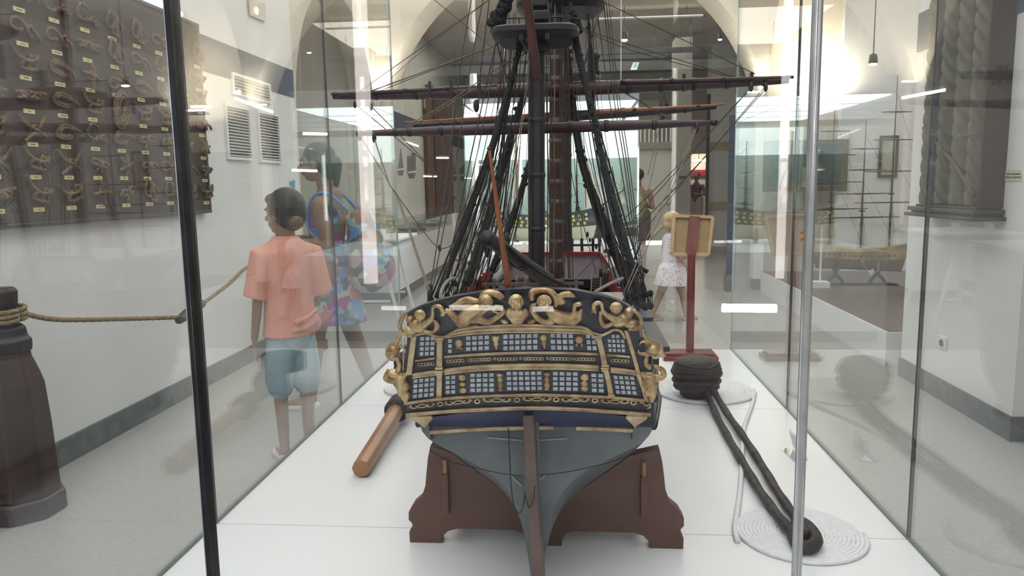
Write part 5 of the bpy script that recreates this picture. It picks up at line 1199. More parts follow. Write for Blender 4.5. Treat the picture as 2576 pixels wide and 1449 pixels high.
for i, (x, y) in enumerate(((-2.42, 9.45), (-2.3, 10.6))): tag(MB().prism([(x - .05, y, zb_ + .02), (x + .05, y, zb_ + .02), (x + .05, y + .06, zb_ + .06), (x - .05, y + .06, zb_ + .06)], (0, .003, -.003)).build('caption_card', M_whitep), 'small white caption card in the flat glass case, the %s one' % ('nearer', 'farther')[i], 'card')
# tall rudder timber standing on the flat case
TY = 13.24
rt = thing('rudder_timber', 'tall reddish-brown rudder timber standing at the far left behind the yards', 'ship timber', at(1100, 534, y=TY))
b, c = at(1096, 534, y=TY), at(1140, 534, y=TY); zt_ = at(1096, 212, y=TY).z; zb2 = b.z - .03
MB().box((-2.60, TY - .03, zb2), (b.x, TY + .16, zt_)).build('main_piece', mat('rudder_wood_light', (.15, .068, .032), .5, col2=(.10, .043, .022), scale=6, stretch=(5, 5, .6)), rt, bevel=.01)
MB().box((b.x, TY + .01, zb2), (c.x, TY + .13, zt_ - .22)).build('blade', mat('rudder_wood_dark', (.075, .032, .020), .5, var=.3, scale=7, stretch=(5, 5, .6)), rt, bevel=.02)
MB().box((-2.655, TY, zb2), (-2.60, TY + .13, zt_ - .4)).build('edge_piece', mat('rudder_wood_dark', (.075, .032, .020), .5), rt, bevel=.01)
tag(MB().box((-2.645, TY - .10, 0), (c.x + .05, TY + .3, zb2)).build('timber_pedestal', M_white, bevel=.005), 'white pedestal under the tall rudder timber', 'pedestal')
# framed ship drawings on the far left wall
for i, (x0, x1, y0, y1, kk) in enumerate(((1001, 1016, 372, 440, 1), (1026, 1046, 385, 447, 2), (1138, 1149, 410, 456, 1), (1157, 1168, 415, 455, 2))):
    t = thing('ship_silhouette', 'grey sailing-ship silhouette panel on the far left wall, %s from the left' % ('first', 'second', 'third', 'fourth')[i], 'wall panel', at(x0, y1, x=FX + .01), 'ship silhouettes on the far left wall')
    X = FX + .012; f = lambda px, py: at(px, py, x=X); w = x1 - x0
    MB().prism([f(x0 + w * .1, y1 - 12), f(x1, y1 - 12), f(x1 - w * .15, y1), f(x0 + w * .2, y1)], (-.01, 0, 0)).build('hull', mat('silhouette_grey', (.20, .20, .21), .6), t)
    if kk == 1: MB().prism([f((x0 + x1) / 2, y0), f(x1, y1 - 14), f(x0 + 2, y1 - 14)], (-.01, 0, 0)).build('sail', mat('silhouette_grey', (.20, .20, .21), .6), t)
    else:
        for q, (u, v) in enumerate(((.0, .45), (.5, 1.0))): MB().prism([f(x0 + w * u, y0 + 8 - 8 * q), f(x0 + w * v, y0 + 8 - 8 * q), f(x0 + w * v, y1 - 14), f(x0 + w * u, y1 - 14)], (-.01, 0, 0)).build('sail', mat('silhouette_grey', (.20, .20, .21), .6), t)
    MB().prism([f(x0, y1 - 15), f(x1, y1 - 18), f(x1, y1 - 13), f(x0, y1 - 11)], (.004, 0, 0)).build('pennant', M_whitep, t)
# white table on trestle legs
tb = thing('trestle_table', 'white display table on trestle legs behind the woman', 'table', (-2.1, 7.9, 0))
tz = at(930, 600, y=7.6).z; MB().box((-2.55, 7.45, tz - .03), (-1.80, 8.45, tz)).build('table_top', M_whitep, tb, bevel=.004)
MB().box((-2.5, 7.5, tz - .13), (-1.85, 8.4, tz - .03)).build('apron', M_whitep, tb)
for y in (7.6, 8.3):
    for s in (-1, 1): MB().bar((-2.175 + s * .16, y, tz - .1), (-2.175 + s * .34, y, 0.0), .028, .028).build('leg', M_whitep, tb)
    MB().bar((-2.42, y, .22), (-1.93, y, .22), .022, .022).build('crossbar', M_whitep, tb)
for k, (x, y) in enumerate(((-2.3, 7.6), (-2.0, 7.62))): tag(MB().prism([(x - .05, y, tz), (x + .05, y, tz), (x + .04, y + .05, tz + .09), (x - .04, y + .05, tz + .09)], (0, .004, 0)).build('caption_card', M_whitep), 'small upright card on the trestle table, the %s one' % ('left', 'right')[k], 'card')
ob = MB().box((-2.5, 9.3, zg + .02), (-2.2, 9.35, zg + .02))
tag(MB().prism([at(722, 460, y=6.9 - .03 + .0), at(742, 452, y=6.87), at(742, 478, y=6.87)], (0, .004, 0)).build('arrow_sign', mat('arrow_blue', (.22, .42, .60), .6)), 'small blue arrow on the wall left of the woman head', 'sign')
# right aisle: platform, ship model, pictures
pf = thing('brown_platform', 'low white platform with a brown top in the right aisle', 'platform', (3.5, 7.6, 0))
MB().box((2.30, 5.75, 0), (5.6, 9.64, .262)).build('white_base', M_whitep, pf); MB().box((2.315, 5.765, .262), (5.6, 9.64, .268)).build('brown_top', mat('brown_platform_top', (.105, .078, .070), .35, var=.15, scale=4), pf)
sc = at(2155, 716, z=.27)
little_ship('ship_model', 'ochre and dark ship model with tall bare masts on the brown platform', V((sc.x, sc.y, .43)), .98, -.50, mat('ochre_topsides', (.50, .31, .07), .5, col2=(.16, .10, .03), scale=9), mat('brown_bottom', (.10, .05, .03), .5), 2.0, stern=mat('olive_stern', (.16, .17, .05), .5, col2=(.30, .19, .05), scale=30), flag=True, Df=.24, yk=1.5, br=.95, thick=1.6, ports=True, portm=M_black)
t = thing('ship_trestle', 'carved dark trestle under the ochre ship model on the brown platform', 'stand', (sc.x, sc.y, .268))
for s in (-1, 1):
    P = [V((sc.x + s * .22 + dx, sc.y, z)) for dx, z in ((-.03, .55), (.035, .47), (-.01, .40), (.05, .33), (.08, .275))]
    MB().tube(smoothpath(P, 6), .018, 8).build('scroll_leg', M_boll, t, smooth=True); P = [V((2 * (sc.x + s * .22) - p.x, sc.y + .03, p.z)) for p in P]; MB().tube(smoothpath(P, 6), .018, 8).build('scroll_leg', M_boll, t, smooth=True)
MB().box((sc.x - .4, sc.y - .02, .268), (sc.x + .42, sc.y + .05, .285)).build('base_plank', M_boll, t)
flat = flat_sail([(2165, 655), (2203, 660), (2195, 690), (2190, 694)], 'reflection_sheet', M_sail, None, sc.y - .12); tag(flat, 'small white triangular sheet standing in for a reflection below the ochre ship hull', 'sail')  # white sheet shaped as a reflection, not part of the ship
def framed(x0, x1, y0, y1, y, fm, im, name, label, fw=.03, cat='picture'):
    a, b = at(x0, y1, y=y), at(x1, y0, y=y); t = thing(name, label, cat, (a.x, y, a.z))
    MB().box((a.x, y - .02, a.z), (b.x, y, b.z)).build('picture_sheet', im, t); m = MB()
    for p, q in (((a.x - fw, y - .035, a.z - fw), (b.x + fw, y, a.z)), ((a.x - fw, y - .035, b.z), (b.x + fw, y, b.z + fw)), ((a.x - fw, y - .035, a.z), (a.x, y, b.z)), ((b.x, y - .035, a.z), (b.x + fw, y, b.z))): m.box(p, q)
    m.build('picture_frame', fm, t, bevel=.005); return t
framed(2214, 2253, 347, 440, 9.655, M_boll, mat('old_print', (.48, .45, .38), .6, col2=(.36, .34, .29), scale=7), 'framed_print', 'tall framed old print on the aisle wall beside the pillar')
framed(1932, 2118, 365, 468, 9.655, mat('gilt_frame', (.13, .085, .035), .45, .3, var=.3, scale=20), mat('dark_seascape', (.014, .026, .026), .35, col2=(.05, .07, .065), scale=5), 'framed_painting', 'wide dark green seascape in a gilt frame on the aisle wall', fw=.07)
MBs = thing('caption_stand', 'small white caption stand in front of the ochre ship', 'sign stand', at(2062, 722, z=.27))
q = at(2062, 722, z=.27); MB().box((q.x - .008, q.y - .008, .27), (q.x + .008, q.y + .008, .95)).build('post', M_whitep, MBs); MB().box((q.x - .08, q.y - .08, .268), (q.x + .08, q.y + .08, .33)).build('foot', M_whitep, MBs)
MB().bar((q.x - .06, q.y, .93), (q.x + .06, q.y - .05, 1.06), .12, .01).build('caption_panel', mat('panel_grey', (.40, .36, .35), .4), MBs)
# right display case (mirror of the left one) and dark banner post
rc = thing('side_display_case', 'white display case standing by the right side of the arch', 'display case', (2.5, 11, 0))
MB().box((2.26, 9.9, .14), (2.39, 10.09, .62)).build('white_base', M_white, rc); MB().box((2.27, 9.91, 0), (2.39, 10.09, .14)).build('toe_kick', M_base, rc)
a = at(1846, 290, y=9.8); b = at(1852, 690, y=9.8)
bn = thing('roll_banner', 'narrow tall blue banner stand seen edge-on beside the arch', 'banner', (a.x, 9.8, 0)); MB().box((a.x - .05, 9.78, b.z), (a.x + .02, 9.82, a.z)).build('fabric_panel', mat('banner_blue', (.025, .035, .07), .6, col2=(.07, .09, .14), scale=20, stretch=(.2, .2, 9)), bn); MB().box((a.x - .06, 9.70, 0), (a.x + .03, 9.9, b.z)).build('foot', M_base, bn)
# wooden door post and gallery window details in the far room
a, b = at(1776, 560, y=14.6), at(1785, 250, y=14.6); tag(MB().box((a.x, 14.6, 0), (b.x + .02, 14.75, 3.0)).build('wooden_post', M_boll), 'dark wooden post in front of the far doorway', 'post')
a = at(1645, 352, y=13.7); bl = thing('balcony_railing', 'white balcony railing with balusters above the grey far wall', 'railing', (a.x, 13.78, 2.1))
for i in range(9): x = BLX0 + .03 + i * .075; MB().box((x - .012, 13.78, 2.1), (x + .012, 13.80, 2.42)).build('baluster', M_whitep, bl)
MB().box((BLX0, 13.77, 2.42), (BLX1, 13.81, 2.45)).build('handrail', M_black, bl)
a = at(1671, 268, y=14.2); t = thing('hanging_lantern', 'round dark lantern hanging above the balcony', 'lantern', a); MB().ball(a, (.08, .08, .075), 14, 8).build('body', M_black, t, smooth=True); MB().tube([a + V((0, 0, .05)), V((a.x, a.y, 3.95))], .006, 6).build('chain', M_black, t)
a, b = at(1640, 340, y=16.5), at(1602, 240, y=16.5); tag(MB().box((a.x - .3, 18.4, 2.0), (a.x + .35, 18.48, 3.3)).build('bright_panel', mat('cream_glow', (.85, .82, .66), .6)), 'tall cream panel on the far wall above the balcony', 'panel')
sg = at(1717, 446, y=13.59); tag(MB().box((sg.x - .06, 13.58, sg.z - .02), (sg.x + .06, 13.6, sg.z + .02)).build('blue_plaque', mat('plaque_blue', (.03, .05, .12), .5)), 'small dark blue plaque on the grey far pier', 'plaque')
m = MB().tube(smoothpath([at(1676, 505, y=13.8), at(1681, 517, y=13.8), at(1689, 505, y=13.8), at(1689, 495, y=13.8)], 5), .006, 6); tag(m.build('wall_hook', M_black, smooth=True), 'thin black hook on the far grey wall above the girl', 'hook')
# big carved shadow box on the pillar with rope border
y0b = at(2520, 545, x=PX).y; bxl = at(2446, 550, y=y0b - .02).x + .02; y1b = at(2300, 500, x=bxl).y; zb0, zb1 = at(2448, 556, x=bxl).z, 2.78
sb = thing('carved_trophy_box', 'tall dark box with carved rope borders hanging on the right pillar', 'wall display', (PX, 4.6, zb0))
MB().box((bxl + .06, y0b, zb0 + .07), (PX, y1b - .02, zb1)).build('back_box', mat('box_field', (.085, .085, .075), .6, var=.35, scale=6, bump=.3), sb)
for yy, r in ((y0b + .10, .085), (y0b + .28, .085), (y0b + .46, .085), (y0b + .64, .085), (y1b - .08, .08)):
    MB().tube([V((bxl + .085, yy, zb0 + .08 + (zb1 - zb0 - .1) * i / 150)) for i in range(151)], r, 30, lobes=6, twist=.11, amp=.085).build('rope_column', mat('carved_olive', (.095, .092, .075), .55, var=.3, scale=14), sb, smooth=True)
m = MB()
for i, (d, z0, z1) in enumerate(((.05, 0, .022), (.02, .022, .035), (.035, .035, .06), (.0, .06, .075))): m.box((bxl - .04 + .05 - d, y0b - d, zb0 + z0), (PX, y1b + d, zb0 + z1))
m.build('moulded_shelf', mat('greenish_black', (.035, .048, .045), .35, var=.3, scale=9), sb, bevel=.004)
MB().box((PX - .13, y0b - .012, zb0 + .07), (PX, y0b, zb1)).build('side_board', mat('side_brown', (.035, .022, .024), .5), sb, bevel=.003)
MB().tube(smoothpath([at(2325, 322, x=bxl + .05), at(2380, 385, x=bxl + .02), at(2420, 440, x=bxl + .01), at(2452, 495, x=bxl + .01)], 6), .015, 10).build('diagonal_staff', mat('staff_red', (.055, .025, .020), .5), sb, smooth=True)
m = MB(); m.ball(at(2455, 502, x=bxl + .03), (.03, .03, .035)); m.ball(at(2462, 490, x=bxl + .04), (.02, .025, .04)); m.build('carved_base', mat('carved_tan', (.08, .055, .035), .55, var=.3, scale=20), sb, voxel=.006)
LX = PX - .001; lp = [at(2527, 428, x=LX), at(2570, 428, x=LX), at(2570, 456, x=LX), at(2527, 456, x=LX)]
t = thing('wall_label', 'small cream label with two lines of text on the right pillar', 'label', lp[3]); MB().prism(lp, (-.003, 0, 0)).build('card', mat('label_cream', (.60, .57, .38), .6), t)
m = MB(); rng = random.Random(2)
for py, words in ((438, ((2532, 2542), (2544, 2566))), (446, ((2529, 2540), (2543, 2548), (2550, 2568)))):
    for x0, x1 in words:
        x = x0
        while x < x1: w = rng.uniform(.7, 1.5); a = at(x, py + 1.6, x=LX - .0035); b = at(x + w, py - 1.8, x=LX - .0035); m.box((LX - .0042, a.y, a.z), (LX - .003, b.y, b.z)); x += w + .5
m.build('lettering', M_ink, t)
q = at(2374, 862, x=PX); t = thing('wall_socket', 'white wall socket low on the right pillar', 'socket', q); MB().box((PX - .012, q.y - .045, q.z - .04), (PX, q.y + .045, q.z + .04)).build('plate', M_whitep, t, bevel=.003); MB().tube([V((PX - .02, q.y, q.z)), V((PX - .010, q.y, q.z))], .02, 14).build('insert', M_base, t)
MB().box((-.62, 7.58, VZ), (-.58, 7.62, cL.z + .01)).box((-.12, 7.58, VZ), (-.08, 7.62, cL.z + .01)).build('display_supports', M_cradle, bpy.data.objects['ship_model.001'])

# ------------------------------------------------------------------ people
M_skin = mat('skin_tan', (.30, .165, .115), .5, var=.06, scale=12); M_skinw = mat('skin_light', (.46, .30, .23), .5, var=.06, scale=12); M_hairb = mat('hair_black', (.022, .018, .018), .5, col2=(.045, .033, .03), scale=60, stretch=(1, 1, .2)); M_blond = mat('hair_blond', (.52, .37, .20), .55, col2=(.33, .22, .11), scale=60, stretch=(1, 1, .3), bump=.4)
class Person:
    """body built in a local frame (x forward, y to the body's left, z up), metres; then turned by rz and set down at c"""
    def __init__(s, name, label, c, rz, warp=(1, 9, 10)):
        s.warp = warp; s.t = thing(name, label, 'person', c); s.T = Matrix.Translation(V(c)) @ Matrix.Rotation(rz, 4, 'Z')
    def bd(s, mb, nm, m, **k):
        w, zn, zh = s.warp
        mb.v = [tuple(s.T @ V((v[0], v[1] * (w + (1 - w) * min(1, max(0, (v[2] - zn) / (zh - zn)))), v[2]))) for v in mb.v]; return mb.build(nm, m, s.t, **k)
def sleeve(mb, secs, n=26):
    """elliptic sections (z, x, y, rx, ry) lofted upwards with flat ends"""
    vs = [V((x + rx * math.cos(2 * PI * k / n), y + ry * math.sin(2 * PI * k / n), z)) for z, x, y, rx, ry in secs for k in range(n)]; m_ = len(secs)
    return mb.add(vs, [(i * n + k, i * n + (k + 1) % n, (i + 1) * n + (k + 1) % n, (i + 1) * n + k) for i in range(m_ - 1) for k in range(n)] + [tuple(range(n - 1, -1, -1)), tuple((m_ - 1) * n + k for k in range(n))])
def hand(mb, w, d, side, k=1.0, curl=.5, palm_n=None):
    """palm and five separate fingers from wrist w along d; side = direction of the thumb"""
    w, d, side = V(w), V(d).normalized(), V(side); side = (side - d * side.dot(d)).normalized(); nn = d.cross(side).normalized()
    if palm_n is not None and nn.dot(V(palm_n)) < 0: nn = -nn
    for j in range(4):
        b0 = w + side * (.028 - .019 * j) * k * .55 + d * .01 * k; b1 = w + d * .075 * k + side * (.030 - .020 * j) * k
        mb.caps(b0, b1, .014 * k, .0095 * k, 8)
        L = (.066, .074, .070, .054)[j] * k; p0 = b1; dr = d.copy()
        for sgm in (.45, .32, .26):
            dr = (dr + nn * curl * .55).normalized(); p1 = p0 + dr * L * sgm; mb.caps(p0, p1, .0082 * k, .0072 * k, 8); p0 = p1
    t0 = w + d * .018 * k + side * .020 * k; t1 = t0 + (d * .55 + side * .8).normalized() * .034 * k; t2 = t1 + (d * .9 + side * .35 + nn * .25).normalized() * .030 * k
    mb.caps(t0, t1, .012 * k, .010 * k, 8); mb.caps(t1, t2, .0095 * k, .0075 * k, 8)
def face(mb, c, k, f, u):
    """head at centre c (scale k = head height), f forward, u up"""
    f, u = V(f).normalized(), V(u).normalized(); l = u.cross(f).normalized(); R = Matrix((f, l, u)).transposed()
    P = lambda a, b, z: c + (f * a + l * b + u * z) * k
    mb.ball(P(-.03, 0, .10), (.42 * k, .34 * k, .39 * k), 18, 12, rot=R); mb.ball(P(.10, 0, -.14), (.27 * k, .25 * k, .34 * k), 16, 10, rot=R); mb.ball(P(.20, 0, -.34), (.13 * k, .14 * k, .11 * k), 12, 8, rot=R)
    mb.caps(P(.33, 0, .06), P(.46, 0, -.08), .045 * k, .065 * k, 8); mb.ball(P(.375, 0, .13), (.06 * k, .22 * k, .05 * k), 10, 6, rot=R)
    mb.ball(P(.36, 0, -.21), (.055 * k, .11 * k, .035 * k), 10, 6, rot=R); mb.ball(P(.345, 0, -.265), (.05 * k, .095 * k, .035 * k), 10, 6, rot=R)
    for s in (-1, 1):
        mb.ball(P(.22, s * .17, -.08), (.12 * k, .10 * k, .11 * k), 10, 6, rot=R); mb.ball(P(-.02, s * .345, -.02), (.10 * k, .035 * k, .14 * k), 10, 8, rot=R)
def eyes(pn, c, k, f, u):
    f, u = V(f).normalized(), V(u).normalized(); l = u.cross(f).normalized()
    w = MB(); b = MB()
    for s in (-1, 1):
        e = c + (f * .315 + l * s * .14 + u * .045) * k; w.ball(e, .052 * k, 10, 8); b.ball(e + f * .032 * k, .026 * k, 8, 6)
        b.tube([e + (f * .045 - l * .07 * s + u * .10) * k, e + (f * .05 + u * .12) * k, e + (f * .01 + l * .08 * s + u * .10) * k], .011 * k, 6)
    pn.bd(w, 'eyes', mat('eye_white', (.75, .73, .70), .2), smooth=True); pn.bd(b, 'pupils_and_brows', M_hairb, smooth=True)

# boy, seen from behind, turned a little to the left
bp = at(716, 1200, z=0); BY = 3.66; bpx = at(724, 700, y=BY).x
pn = Person('person', 'boy in a salmon T-shirt and pale blue shorts seen from behind at the left glass', (bpx, BY, 0), math.radians(128), (.74, 1.05, 1.17))
m = MB(); hc = V((.015, 0, 1.275)); hf = V((.80, .62, -.10))
face(m, hc, .215, hf, (0, 0, 1)); m.caps((0, 0, 1.13), (.005, 0, 1.22), .052, .047)
m.chain([(0, .0, 1.03), (-.005, 0, .96), (0, 0, .80), (0, 0, .70)], [.075, .098, .098, .10]); m.caps((0, 0, 1.08), (0, 0, 1.14), .06, .052)
for s in (-1, 1):
    m.chain([(0, s * .05, 1.06), (0, s * .155, 1.045)], [.045, .042])
    m.chain([(-.0, s * .075, .68), (.01 + .02 * s, s * .085, .40), (.0, s * .088, .09)], [.085, .052, .034]); m.caps((.0, s * .088, .07), (.02, s * .088, .045), .036, .035); m.caps((.02, s * .088, .035), (.13, s * .10, .025), .033, .022)
m.chain([(0, .16, 1.04), (-.02, .215, .86), (.03, .235, .66)], [.046, .035, .024]); hand(m, (.03, .235, .655), (.12, .05, -1), (1, -.1, 0), .80, .35, (0, -1, 0))
m.chain([(0, -.16, 1.04), (.03, -.20, .85), (.10, -.165, .70)], [.046, .035, .024]); hand(m, (.10, -.165, .70), (.6, .2, -.8), (.6, .3, .5), .80, .5, (0, 1, 0))
pn.bd(m, 'body', M_skin, voxel=.005, smooth_it=5); eyes(pn, hc, .215, hf, (0, 0, 1))
m = MB(); l = V((0, 0, 1)).cross(hf.normalized()); m.ball(hc + V((0, 0, .03)) - hf.normalized() * .022, (.100, .094, .098), 18, 12); m.ball(hc - hf.normalized() * .045 + V((0, 0, -.01)), (.075, .080, .085), 16, 10); m.ball(hc + hf.normalized() * .035 + V((0, 0, .072)), (.055, .060, .035))
pn.bd(m, 'hair', M_hairb, voxel=.005, smooth_it=3)
M_sal = mat('salmon_cotton', (.86, .38, .29), .85, var=.05, scale=7, bump=.15)
m = MB(); sleeve(m, [(.665, 0, .01, .128, .178), (.72, 0, 0, .126, .176), (.85, 0, 0, .118, .165), (.97, -.003, 0, .114, .168), (1.04, -.004, 0, .108, .178), (1.085, -.003, 0, .098, .168), (1.12, 0, 0, .084, .120), (1.15, .003, 0, .066, .075), (1.165, .003, 0, .058, .062)])
for s in (-1, 1):
    m.tube([(-.004, s * .09, 1.078), (-.006, s * .16, 1.055), (-.008, s * .205, .97), (-.004, s * .230, .865)], [.055, .066, .068, .073], 18)
m.tube(smoothpath([(-.135, .02, .74), (-.14, -.07, .77), (-.10, -.15, .80)], 5), .012, 8); m.tube(smoothpath([(-.12, .04, .70), (-.13, -.06, .715), (-.09, -.16, .745)], 5), .012, 8); m.ball((-.05, -.15, .72), (.05, .04, .045))
m.tube(smoothpath([(-.135, .05, 1.0), (-.145, .03, .9), (-.14, .04, .82)], 5), .010, 8)
pn.bd(m, 't_shirt', M_sal, voxel=.006, smooth_it=6)
m = MB(); m.ball((0, 0, .66), (.125, .155, .12))
for s in (-1, 1): m.chain([(0, s * .07, .62), (.005, s * .088, .50), (.01, s * .09, .43)], [.098, .098, .096])
pn.bd(m, 'shorts', mat('pale_blue_cotton', (.42, .58, .66), .85, var=.08, scale=8, bump=.15), voxel=.007, smooth_it=3)
m = MB(); 
for s in (-1, 1): m.caps((-.01, s * .088, .022), (.13, s * .10, .018), .036, .030)
pn.bd(m, 'trainers', M_whitep, voxel=.007)

# woman in profile, walking left
WY = 4.62; wx = at(822, 700, y=WY).x
pn = Person('person', 'woman in a floral sleeveless top and skirt facing left with a bright backpack', (wx, WY, 0), PI)
m = MB(); hc = V((.035, 0, 1.545)); hf = V((1, .12, -.06))
face(m, hc, .225, hf, (.05, 0, 1)); m.caps((-.03, 0, 1.36), (.0, 0, 1.48), .052, .045)
m.chain([(-.04, 0, 1.34), (-.03, 0, 1.20), (-.02, 0, 1.02), (-.03, 0, .90)], [.085, .115, .10, .125])
for s in (-1, 1):
    m.chain([(-.03, s * .05, 1.32), (-.03, s * .15, 1.30)], [.055, .05])
    ft = .14 * s; m.chain([(-.03, s * .08, .88), (-.03 + ft * .6, s * .085, .50), (-.07 + ft * 1.3, s * .08, .10)], [.10, .060, .038]); m.caps((-.07 + ft * 1.3, s * .08, .06), (.08 + ft * 1.3, s * .085, .03), .038, .026)
m.chain([(-.03, .17, 1.29), (-.09, .20, 1.07), (.12, .17, 1.06)], [.048, .042, .026]); hand(m, (.12, .17, 1.06), (1, -.1, .05), (0, 0, 1), .9, .45, (0, -1, 0))
m.chain([(-.03, -.17, 1.29), (-.02, -.20, 1.06), (.13, -.15, .95)], [.048, .038, .026]); hand(m, (.13, -.15, .95), (.9, .2, -.2), (.2, 0, 1), .9, .45, (0, 1, 0))
pn.bd(m, 'body', M_skin, voxel=.0055, smooth_it=5); eyes(pn, hc, .225, hf, (0, 0, 1))
m = MB(); m.ball(hc + V((-.028, 0, .042)), (.105, .088, .095), 18, 12); m.ball(hc + V((-.075, 0, -.02)), (.055, .07, .08)); m.ball(hc + V((-.125, 0, -.0)), (.045, .04, .05)); m.caps(hc + V((-.13, 0, -.03)), hc + V((-.125, 0, -.13)), .035, .02)
pn.bd(m, 'hair', M_hairb, voxel=.006, smooth_it=3)
M_flor = pattern('floral_print', (.10, .12, .30), [(.11, .24, .58), (.38, .06, .28), (.55, .50, .52), (.06, .07, .14), (.16, .38, .70), (.60, .22, .20), (.08, .20, .16)], 13, .85)
m = MB(); sleeve(m, [(.555, -.05, 0, .205, .185), (.60, -.048, 0, .195, .18), (.75, -.04, 0, .160, .165), (.90, -.03, 0, .132, .152), (1.0, -.022, 0, .106, .128), (1.08, -.018, 0, .104, .128), (1.18, -.015, 0, .122, .145), (1.26, -.025, 0, .105, .135)])
for s in (-1, 1): m.caps((.05, s * .10, 1.24), (-.03, s * .11, 1.365), .022, .018); m.caps((-.03, s * .11, 1.365), (-.11, s * .10, 1.24), .018, .022)
pn.bd(m, 'dress', M_flor, voxel=.007, smooth_it=4)
m = MB(); m.chain([(-.24, 0, 1.17), (-.27, 0, 1.0), (-.27, 0, .86)], [.095, .135, .13]); m.ball((-.36, 0, .90), (.085, .12, .12)); pn.bd(m, 'backpack', pattern('backpack_print', (.08, .10, .18), [(.40, .07, .27), (.13, .30, .62), (.38, .58, .50), (.05, .05, .07), (.55, .45, .47), (.33, .16, .12)], 12, .85), voxel=.008, smooth_it=3)
m = MB()
for s in (-1, 1): m.tube(smoothpath([(-.19, s * .10, 1.25), (-.10, s * .12, 1.345), (-.02, s * .13, 1.365), (.04, s * .122, 1.31), (.062, s * .128, 1.22), (.04, s * .138, 1.13), (-.05, s * .135, 1.07), (-.17, s * .10, 1.04)], 6), .010, 8)
pn.bd(m, 'backpack_strap', mat('strap_blue', (.13, .30, .62), .7), smooth=True)
m = MB()
for s in (-1, 1): ft = .14 * s; m.caps((-.09 + ft * 1.3, s * .08, .02), (.10 + ft * 1.3, s * .085, .016), .037, .03)
pn.bd(m, 'shoes', M_whitep, voxel=.008)

# little girl in a white floral dress, walking right/away
GY = 7.68; gx = at(1690, 700, y=GY).x
pn = Person('person', 'small blond girl with a braid in a white floral dress behind the sign stand', (gx, GY, 0), math.radians(25))
m = MB(); hc = V((.01, 0, 1.0)); hf = V((.95, .2, -.08)); face(m, hc, .19, hf, (0, 0, 1)); m.caps((0, 0, .86), (.0, 0, .95), .038, .034)
m.chain([(0, 0, .85), (0, 0, .72), (0, 0, .55)], [.066, .085, .09])
for s in (-1, 1):
    m.chain([(0, s * .04, .84), (0, s * .10, .83)], [.036, .034]); m.chain([(0, s * .055, .50), (s * -.10, s * .055, .27), (s * -.17 - .03, s * .05, .06)], [.062, .040, .026]); m.caps((s * -.17 - .03, s * .05, .05), (s * -.17 + .08, s * .05, .022), .027, .019)
    m.chain([(0, s * .11, .82), (-.03, s * .14, .68), (.06, s * .12, .60)], [.032, .026, .018]); hand(m, (.06, s * .12, .60), (.9, -.2 * s, -.1), (.1, 0, 1), .62, .5, (0, -s, 0))
pn.bd(m, 'body', M_skinw, voxel=.005, smooth_it=3); eyes(pn, hc, .19, hf, (0, 0, 1))
m = MB(); m.ball(hc + V((-.018, 0, .03)), (.090, .083, .082), 16, 10); m.ball(hc + V((-.06, 0, -.02)), (.048, .062, .062)); pn.bd(m, 'hair', M_blond, voxel=.005, smooth_it=2)
m = MB(); P = smoothpath([(-.08, .05, .96), (-.12, .10, .90), (-.16, .13, .84), (-.19, .15, .77), (-.20, .16, .70)], 8); m.tube(P, [.020 - .010 * i / len(P) + .003 * math.sin(i * 1.4) for i in range(len(P))], 8); pn.bd(m, 'braid', M_blond, smooth=True)
m = MB(); m.ball((-.187, .148, .785), .018, 8, 6); pn.bd(m, 'hair_band', mat('band_pink', (.75, .12, .30), .6), smooth=True)
M_gd = pattern('white_floral', (.70, .64, .68), [(.36, .20, .34), (.62, .30, .42), (.30, .30, .36), (.70, .64, .68), (.60, .42, .52), (.45, .35, .50)], 42, .34)
m = MB(); m.chain([(0, 0, .83), (0, 0, .72), (0, 0, .60)], [.080, .097, .100]); m.lathe([(.08, .62), (.125, .56), (.165, .44), (.185, .37), (.17, .368), (.06, .50)], (0, 0, 0), 20)
for s in (-1, 1): m.caps((0, s * .09, .835), (-.01, s * .125, .775), .045, .046)
pn.bd(m, 'dress', M_gd, voxel=.006, smooth_it=3)
m = MB()
for s in (-1, 1): m.caps((s * -.17 - .05, s * .05, .016), (s * -.17 + .09, s * .05, .014), .025, .021); m.tube([(s * -.17 + .03, s * .05 - .03, .02), (s * -.17 + .03, s * .05, .055), (s * -.17 + .03, s * .05 + .03, .02)], .008, 6)
pn.bd(m, 'sandals', mat('sandal_pink', (.50, .28, .26), .6), smooth=True)
